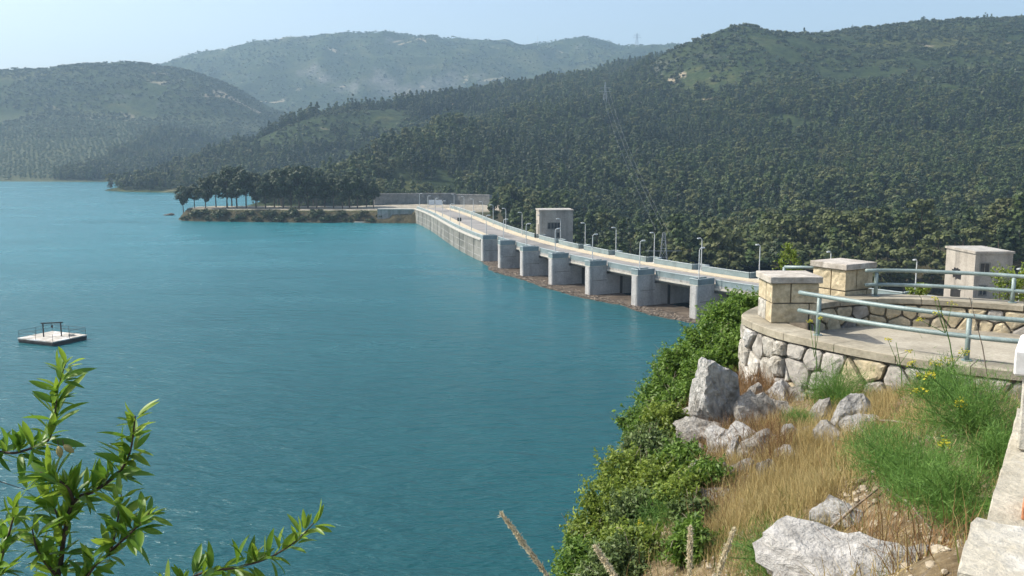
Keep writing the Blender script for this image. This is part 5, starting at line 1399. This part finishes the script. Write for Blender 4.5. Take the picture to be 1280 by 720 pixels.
SH = [
    (934, 388, 18.6, .46, .42, 'shrub', 'bright green shrub touching the left side of the terrace pillar'),
    (905, 404, 18.0, .50, .42, 'shrub', 'bright green shrub in front of the nearest dam pier'),
    (938, 432, 16.4, .34, .42, 'shrub', 'green shrub against the left end of the curved terrace wall'),
    (882, 432, 17.2, .50, .42, 'shrub', 'bright green shrub below the nearest dam pier, over the water'),
    (915, 445, 16.4, .44, .40, 'shrub', 'green shrub just above the big boulder'),
    (852, 462, 16.4, .50, .42, 'shrub', 'dense green shrub up and left of the big boulder'),
    (885, 470, 15.6, .40, .40, 'shrub', 'dense green shrub touching the top left of the big boulder'),
    (832, 496, 15.4, .46, .40, 'shrub', 'dense green shrub a little left of the big boulder'),
    (858, 508, 14.6, .40, .38, 'shrub', 'dark green shrub directly left of the big boulder'),
    (802, 536, 14.6, .40, .32, 'shrub', 'dark green shrub hanging furthest out over the water beside the boulder'),
    (832, 536, 13.8, .36, .30, 'shrub_yellow', 'yellow green shrub down and left of the big boulder'),
    (812, 572, 13.0, .40, .30, 'shrub_olive', 'grey green shrub at the cliff edge below the overhanging one'),
    (850, 590, 12.0, .34, .30, 'shrub', 'green shrub below the light fennel'),
    (786, 604, 12.2, .40, .34, 'shrub_yellow', 'yellow green shrub at the cliff edge, midway down'),
    (820, 618, 11.3, .38, .32, 'shrub_yellow', 'yellow green shrub inland of the midway cliff edge shrub'),
    (884, 608, 10.8, .26, .24, 'shrub', 'small green shrub beside the golden grass'),
    (764, 642, 11.0, .40, .34, 'shrub_yellow', 'yellow green shrub at the cliff edge, low down'),
    (800, 655, 10.4, .34, .30, 'shrub_olive', 'grey green shrub behind the dark fennel'),
    (748, 682, 10.0, .38, .34, 'shrub_yellow', 'yellow green shrub at the cliff edge, second from the bottom'),
    (735, 715, 9.2, .36, .30, 'shrub', 'green shrub at the cliff edge, at the very bottom'),
    (768, 722, 8.6, .30, .24, 'shrub_olive', 'grey green shrub at the bottom, right of the lowest cliff shrub'),
    (852, 632, 10.2, .34, .28, 'shrub_yellow', 'yellow green shrub just uphill of the dark fennel'),
    (872, 690, 8.6, .26, .22, 'shrub', 'small green shrub behind the upright grass ears'),
    (785, 700, 9.2, .34, .28, 'shrub_yellow', 'yellow green shrub behind the dry grass ears'),
    (868, 655, 9.4, .22, .18, 'shrub_olive', 'small grey green shrub between the dark fennel and golden grass'),
]
for k, a in enumerate(SH): shrub(*a[:6], a[6], 600 + k, leaf=.032 + .0020 * a[2], nc=64, nl=150)
# sapling behind the terrace
shrub(985, 331, 22, .35, .35, 'shrub_yellow', 'yellow green sapling rising behind the railing between the pillars', 640, .06, 12, 50)
shrub(1272, 350, 21, .45, .5, 'shrub_yellow', 'yellow green bush behind the rear railing beside the gate house', 641, .07, 18, 60)
shrub(1150, 366, 20, .25, .15, 'shrub_yellow', 'small yellow green bush behind the rear railing, left of the gate house', 642, .06, 12, 40)

# ------------------------------------------------------------------ fennel
def fennel(px, py, rx, rz, label, seed, n=5200, flowers=(), Y=None, mat='fennel'):
    g = np.random.default_rng(seed)
    b0 = ground_at(px, py) if Y is None else at(px, py, Y=Y)
    t = empty('fennel_plant', b0, label, 'fennel', 'fennel plants on the near slope')
    ns_ = 34; n = int(n * 1.7)
    d = unit(g.normal(size=(ns_, 3)) * np.array([1, 1, .35]) + np.array([0, 0, .75]))
    L_ = (.65 + .5 * g.random(ns_))
    tips = d * L_[:, None] * np.array([rx, rx, rz * 1.25])
    st_ = MB()
    for q_ in tips: st_.tube([b0 - np.array([0, 0, .05]), b0 + q_ * .5 + np.array([0, 0, .04]), b0 + q_], [.008, .006, .003], 4, cap=False)
    tag(st_.build('stems', M['fennel'], t), kind='stuff')
    i = g.integers(0, ns_, n); u = g.random(n) ** .6
    P = tips[i] * u[:, None] + g.normal(size=(n, 3)) * np.array([rx, rx, rz]) * .16
    P[:, 2] = np.maximum(P[:, 2], .0)
    dv = unit(d[i] * .5 + g.normal(size=(n, 3)) * .7 + np.array([0, 0, .55])) * (.035 + .075 * g.random((n, 1)))
    sd = unit(np.cross(dv, g.normal(size=(n, 3)))) * .0021
    V = np.stack([P - sd, P + sd, P + dv], 1).reshape(-1, 3)
    put('foliage', np_mesh('foliage', V, np.arange(3 * n).reshape(n, 3), [M[mat]]), t)
    for (fx, fy, fs) in flowers:
        q_ = at(fx, fy, Y=b0[1] - .15)
        s_ = MB().tube([b0, (b0 * .45 + q_ * .55) + g.normal(size=3) * .05, q_], [.008, .006, .004], 5).build('flower_stalk', M['fennel'], t)
        m = 46; r = fs * np.sqrt(g.random(m)); a = g.random(m) * 6.28
        C = q_ + np.stack([r * np.cos(a), r * np.sin(a), .35 * fs * (1 - (r / fs) ** 2) + .02 * g.normal(size=m)], -1)
        V, F = quads(C, g.normal(size=(m, 3)) * .5 + np.array([0, 0, 1]), .022 * (.7 + .7 * g.random(m)), g, .9)
        rays = [V]; 
        put('flower_head', np_mesh('flower_head', V - b0, F, [M['fennel_flower']]), t)
        sr = MB()
        for k in range(9): sr.tube([q_ - np.array([0, 0, .05]), C[k * 5]], .0022, 3, cap=False)
        tag(sr.build('flower_rays', M['fennel'], s_), kind='stuff')
fennel(1045, 508, .52, .46, 'feathery green fennel against the curved terrace wall', 1, 6000, [(1045, 500, .07), (1052, 507, .05)])
fennel(1140, 612, .50, .42, 'feathery green fennel in the middle of the slope', 2, 6500, [(1180, 555, .05)])
fennel(1222, 545, .58, .54, 'large feathery green fennel beside the stair parapet', 3, 8000, [(1150, 490, .08), (1162, 470, .05), (1200, 505, .06), (1235, 540, .05)])
fennel(1195, 645, .44, .32, 'low feathery fennel at the foot of the stair parapet', 4, 5000)
fennel(1180, 500, .46, .40, 'feathery fennel with yellow umbels in front of the terrace kerb', 5, 6000, [(1140, 455, .05), (1170, 455, .07), (1185, 452, .09), (1205, 440, .06), (1150, 470, .05)])
fennel(850, 572, .50, .36, 'light green feathery fennel below the big boulder', 6, 5000, [(770 + 45, 548, .05)], 13.2)
fennel(838, 695, .56, .46, 'dark green feathery fennel at the bottom by the cliff edge', 7, 7000, [(800, 655, .04)], 9.4)
fennel(968, 712, .38, .28, 'small green fennel in the golden grass', 8, 3000)
fennel(1250, 590, .3, .3, 'feathery fennel tucked against the stair parapet slab', 9, 4000)
fennel(880, 715, .34, .26, 'feathery fennel behind the upright grass ears', 10, 3500, (), 8.2)
fennel(1000, 535, .26, .2, 'small feathery fennel at the foot of the terrace wall', 11, 2500)
fennel(1100, 570, .34, .26, 'feathery fennel at the upper edge of the golden grass', 12, 3500)
# tall fennel stalks in front of the railing
for k, (x0, y0, x1, y1, Yd, hd) in enumerate(((1196, 480, 1172, 372, 10.9, [(1150, 400, .06), (1172, 392, .06), (1190, 380, .07), (1168, 374, .05)]), (1240, 470, 1212, 372, 10.9, []), (1020, 470, 1018, 405, 12.6, [(1012, 402, .05), (1026, 398, .04)]), (1130, 470, 1120, 428, 11.9, [(1110, 425, .05), (1136, 440, .05)]))):
    g = np.random.default_rng(700 + k)
    a, b = at(x0, y0, Y=Yd), at(x1, y1, Y=Yd)
    a[2] = float(bank_h(a[0:1], a[1:2])[0])
    t = empty('fennel_stalk', a, ('tall flowering fennel stalk rising past the front railing post', 'tall bare fennel stalk beside the front railing post', 'short fennel stalk in front of the lake corner pillar', 'short fennel stalk leaning over the middle of the kerb')[k], 'fennel', 'tall fennel stalks by the terrace')
    MB().tube([a, a * .5 + b * .5 + np.array([.03, 0, 0]), b], [.009, .007, .004], 5).build('stalk', M['fennel'] if k != 1 else M['dead_stem'], t)
    for (fx, fy, fs) in hd:
        q_ = at(fx, fy, Y=Yd); mdl = a * .4 + b * .6
        MB().tube([mdl, q_], [.005, .003], 4).build('side_stalk', M['fennel'], t)
        m = 40; r = fs * np.sqrt(g.random(m)); an = g.random(m) * 6.28
        C = q_ + np.stack([r * np.cos(an), r * np.sin(an), .3 * fs * (1 - (r / fs) ** 2) + .01 * g.normal(size=m)], -1)
        V, F = quads(C, g.normal(size=(m, 3)) * .5 + np.array([0, 0, 1]), .02 * (.7 + .7 * g.random(m)), g, .9)
        put('flower_head', np_mesh('flower_head', V - a, F, [M['fennel_flower']]), t)
# dead sticks lying on the slope
for k, (x0, y0, x1, y1, lab) in enumerate(((1012, 690, 1112, 608, 'long dead grey stick lying across the lower slope'), (1062, 528, 1170, 540, 'thin dead twig lying in the dry grass below the fennel flowers'), (1110, 618, 1165, 675, 'dead brown stalk slanting down beside the fennel'), (1178, 590, 1160, 545, 'pale bare forked twig standing in the fennel'))):
    a, b = ground_at(x0, y0) + np.array([0, 0, .03]), ground_at(x1, y1) + np.array([0, 0, .05])
    if k == 3: a = ground_at(1180, 600); b = a + np.array([-.10, 0, .36])
    m_ = a * .5 + b * .5; m_[2] = max(m_[2], float(bank_h(m_[0:1], m_[1:2])[0]) + .04)
    o = MB().tube([a, m_ + np.array([.01, 0, .03]), b], [.012, .010, .006], 6)
    if k == 3: o.tube([a + np.array([0, 0, .08]), a + np.array([.03, 0, .22]), a + np.array([.09, .02, .34])], [.008, .006, .004], 5)
    tag(o.build('dead_stick', M['dead_stem' if k != 3 else 'dry_stem'], None, smooth=True), lab, 'stick', 'dead sticks on the slope')

# ------------------------------------------------------------------ ears of dry grass close to the viewpoint
for k, (x0, y0, x1, y1, Yd, wd, lab) in enumerate(((686, 722, 627, 642, 2.5, .009, 'dry grass ear leaning over the open water'), (772, 725, 744, 684, 2.6, .009, 'dry grass ear in front of the lowest cliff shrub'), (862, 722, 863, 660, 2.6, .008, 'upright pale grass ear in front of the fennel'), (896, 722, 917, 662, 2.6, .008, 'pale grass ear leaning towards the terrace'))):
    g = np.random.default_rng(800 + k)
    a, b = at(x0, y0, Y=Yd), at(x1, y1, Y=Yd + .05)
    gx_, gy_ = a[0] + .25, a[1] + .1; gz_ = float(bank_h(np.array([gx_]), np.array([gy_]))[0])
    root = np.array([gx_, gy_, gz_])
    t = empty('dry_grass_stalk', root, lab, 'grass stalk', 'dry grass ears close to the viewpoint')
    MB().tube([root, root * .4 + a * .6 + np.array([.03, 0, .05]), a, b], [.003, .0026, .002, .0008], 5).build('stem', M['dry_stem'], t, smooth=True)
    n = 900; u = g.random(n) ** .9; ax = unit(b - a)
    w_ = wd * np.clip(np.sin(np.pi * np.clip(u * .93 + .05, 0, 1)) ** .6, .1, 1)
    P = a + (b - a) * u[:, None] + unit(g.normal(size=(n, 3))) * (w_ * np.sqrt(g.random(n)))[:, None] * .8
    dv = unit(ax * 1.3 + g.normal(size=(n, 3)) * .55)
    V, F = quads(P, np.cross(dv, g.normal(size=(n, 3))), .020 * (.7 + .7 * g.random(n)), g, .30, dv)
    m = 50; u2 = g.random(m); P2 = a + (b - a) * u2[:, None]; dv2 = unit(ax + g.normal(size=(m, 3)) * .8)
    V2, F2_ = quads(P2 + dv2 * .010, np.cross(dv2, g.normal(size=(m, 3))), .022, g, .10, dv2)
    put('seed_head', np_mesh('seed_head', np.concatenate([V, V2]) - root, np.concatenate([F, F2_ + len(V)]), [M['plume']]), t)

# ------------------------------------------------------------------ almond tree reaching up into the picture
def leaf_mesh(L_, w, bend, fold, mat, seed):
    g = random.Random(seed); rows = 7; V = []
    for i in range(rows):
        u = i / (rows - 1)
        hw = w * .5 * math.sin(math.pi * min(1, u * .93 + .035)) ** .8 * (1.0 - .25 * u)
        z = -bend * L_ * u * u; x = L_ * u
        if i in (0, rows - 1): hw = .0006
        V += [(x, -hw, z + fold * hw), (x, 0, z), (x, hw, z + fold * hw)]
    F = []
    for i in range(rows - 1):
        for k in range(2): F.append((i * 3 + k, (i + 1) * 3 + k, (i + 1) * 3 + k + 1, i * 3 + k + 1))
    return np_mesh('leaf', V, F, [M[mat]], True)
LEAF = [leaf_mesh(.094, .027, .18, .45, 'leaf', 1), leaf_mesh(.088, .025, .35, .35, 'leaf', 2), leaf_mesh(.082, .027, .05, .6, 'leaf', 3), leaf_mesh(.074, .021, .12, .5, 'leaf_young', 4), leaf_mesh(.10, .026, -.08, .45, 'leaf_young', 5)]
AY = 3.0
def shoot(pts): return [at(x, y, Y=AY + dy) for x, y, dy in pts]
root = np.array([-1.75, 2.7, float(bank_h(np.array([-1.75]), np.array([2.7]))[0])])
almond = empty('almond_tree', root, 'almond tree with glossy green leaves reaching up over the water', 'tree')
trunk_top = at(10, 900, Y=AY)
MB().tube([root - np.array([0, 0, .3]), root * .6 + trunk_top * .4 + np.array([.08, 0, 0]), trunk_top], [.055, .045, .03], 8).build('trunk', M['twig'], almond, smooth=True)
SHOOTS = [
    ([(-60, 640, .1), (-20, 572, .08), (20, 566, .05), (44, 558, .0), (62, 548, 0), (69, 515, 0), (73, 484, 0), (82, 455, -.02)], .006, 120, .18),
    ([(40, 820, .0), (72, 722, 0), (80, 671, 0), (92, 627, .02), (121, 612, .04), (149, 590, .05), (163, 563, .03), (169, 520, 0)], .011, 190, .22),
    ([(72, 790, -.05), (113, 714, -.05), (137, 690, -.06), (146, 655, -.05), (152, 618, -.05)], .008, 120, .25),
    ([(-30, 800, -.1), (-5, 715, -.1), (10, 672, -.08), (20, 632, -.06)], .009, 105, .2),
    ([(150, 800, .05), (236, 724, .05), (298, 709, .03), (334, 698, 0), (368, 678, 0), (392, 654, 0)], .006, 110, .42),
    ([(92, 627, .02), (84, 608, -.03), (66, 598, -.05), (50, 590, -.05)], .006, 46, .0),
    ([(72, 722, 0), (48, 690, -.08), (40, 660, -.1)], .007, 46, .0),
    ([(-40, 590, .1), (0, 602, .1), (38, 614, .08)], .003, 2, .9),
    ([(80, 671, 0), (70, 640, .05), (62, 615, .08)], .005, 40, .1),
    ([(137, 690, -.06), (170, 660, -.1), (188, 640, -.1)], .005, 44, .2),
]
g = np.random.default_rng(77)
leaves = []
for pts, r0, nl, u0 in SHOOTS:
    P = Path3 = np.array(shoot(pts)); k_ = len(P)
    # smooth the shoot a little
    dense = []
    for i in range(k_ - 1):
        p0, p1, p2, p3 = P[max(i - 1, 0)], P[i], P[i + 1], P[min(i + 2, k_ - 1)]
        for t in np.linspace(0, 1, 6, endpoint=False):
            dense.append(0.5 * (2 * p1 + (p2 - p0) * t + (2 * p0 - 5 * p1 + 4 * p2 - p3) * t * t + (3 * p1 - p0 - 3 * p2 + p3) * t ** 3))
    dense.append(P[-1]); D_ = np.array(dense)
    if nl > 20 and r0 > .0055: D_ = np.concatenate([[trunk_top], D_]) if pts[0][1] > 780 else D_
    br_ = MB().tube(D_, [r0 * (1 - .75 * i / (len(D_) - 1)) for i in range(len(D_))], 6).build('branch', M['twig'], almond, smooth=True)
    ss = np.r_[0, np.cumsum(np.linalg.norm(np.diff(D_, axis=0), axis=1))]
    n_node = max(1, int(nl / 5.2))
    for j in range(nl):
        node = j * n_node // nl
        u = u0 + (1 - u0) * ((node + .6) / n_node) ** .9 + g.normal() * .006
        s_ = min(max(u, 0), 1) * ss[-1]
        p = np.array([np.interp(s_, ss, D_[:, c_]) for c_ in range(3)])
        q_ = np.array([np.interp(min(s_ + .02, ss[-1]), ss, D_[:, c_]) for c_ in range(3)]) - np.array([np.interp(max(s_ - .02, 0), ss, D_[:, c_]) for c_ in range(3)])
        ax = q_ / max(np.linalg.norm(q_), 1e-6)
        s1_ = np.cross(ax, [0, 0, 1.0]); s1_ = s1_ / max(np.linalg.norm(s1_), 1e-6) if np.linalg.norm(s1_) > .05 else np.array([1.0, 0, 0]); s2_ = np.cross(s1_, ax)
        sa_ = node * 2.4 + .8                                   # side of the shoot on which this spur sits
        spur = math.cos(sa_) * s1_ + math.sin(sa_) * s2_
        az = g.uniform(0, 6.28)
        out = math.cos(az) * s1_ + math.sin(az) * s2_
        dr = ax * g.uniform(.1, 1.0) + out * g.uniform(.5, 1.1) + spur * .55 + np.array([0, 0, g.uniform(-.25, .75)]); dr /= np.linalg.norm(dr)
        p = p + spur * .006 + g.normal(size=3) * .003
        up = np.array([-.25, -.1, 1.0]) * .7 + ax * .3 + g.normal(size=3) * .5
        yv = np.cross(up, dr); yv /= max(np.linalg.norm(yv), 1e-6); zv = np.cross(dr, yv)
        k = int(g.integers(0, 5)) if u < .93 else 3
        sc_ = g.uniform(.6, 1.28)
        mtx = Matrix(((dr[0] * sc_, yv[0] * sc_, zv[0] * sc_, p[0] + dr[0] * .006 - root[0]), (dr[1] * sc_, yv[1] * sc_, zv[1] * sc_, p[1] + dr[1] * .006 - root[1]), (dr[2] * sc_, yv[2] * sc_, zv[2] * sc_, p[2] + dr[2] * .006 - root[2]), (0, 0, 0, 1)))
        lx, ly, _ = project(*p)
        leaves.append((0 if (-10 < lx < 1280 and ly < 735) else 1, -p[1] * 0 + abs(float(g.normal())), mtx, k, br_))
leaves.sort(key=lambda q_: (q_[0], q_[1]))
rest_v, rest_f, rest_m, cnt = [], [], [], 0
for i, (_, _, mtx, k, br_) in enumerate(leaves):
    if i < 300:
        o = bpy.data.objects.new('leaf', LEAF[k]); o.parent = br_; o.matrix_local = mtx; COL.objects.link(o)
    else:
        co = np.array([v.co[:] for v in LEAF[k].vertices]); m4 = np.array(mtx)
        rest_v.append(co @ m4[:3, :3].T + m4[:3, 3]); rest_f.append(np.array([p_.vertices[:] for p_ in LEAF[k].polygons]) + cnt); cnt += len(co)
        rest_m += [1 if k > 2 else 0] * len(rest_f[-1])
put('foliage', np_mesh('foliage', np.concatenate(rest_v), np.concatenate(rest_f), [M['leaf'], M['leaf_young']], True, rest_m), almond, kind='stuff')
n_leaf = len(leaves)
print('leaves', n_leaf)
for px, py, dy, rot in ((74.5, 565, -.05, .1), (86, 561, -.04, .9)):
    c = at(px, py, Y=AY + dy); b = MB()
    rings = []
    for u in np.linspace(0, 1, 9):
        rr = .0125 * math.sin(math.pi * (u * .96 + .02)) ** .75 * (1.1 - .3 * u)
        ox, oz = math.sin(rot) * (u - .5) * .042, -math.cos(rot) * (u - .5) * .042
        rings.append([(c[0] + ox + rr * math.cos(a) * math.cos(rot), c[1] + .75 * rr * math.sin(a), c[2] + oz + rr * math.cos(a) * math.sin(rot)) for a in np.linspace(0, 6.283, 10, endpoint=False)])
    b.strip(rings).build('almond_fruit', M['almond'], almond, smooth=True)
    MB().tube([c + np.array([-math.sin(rot) * .021, 0, math.cos(rot) * .021]), c + np.array([-math.sin(rot) * .021 - .004, .004, math.cos(rot) * .021 + .018])], .0015, 4).build('fruit_stem', M['twig'], almond)
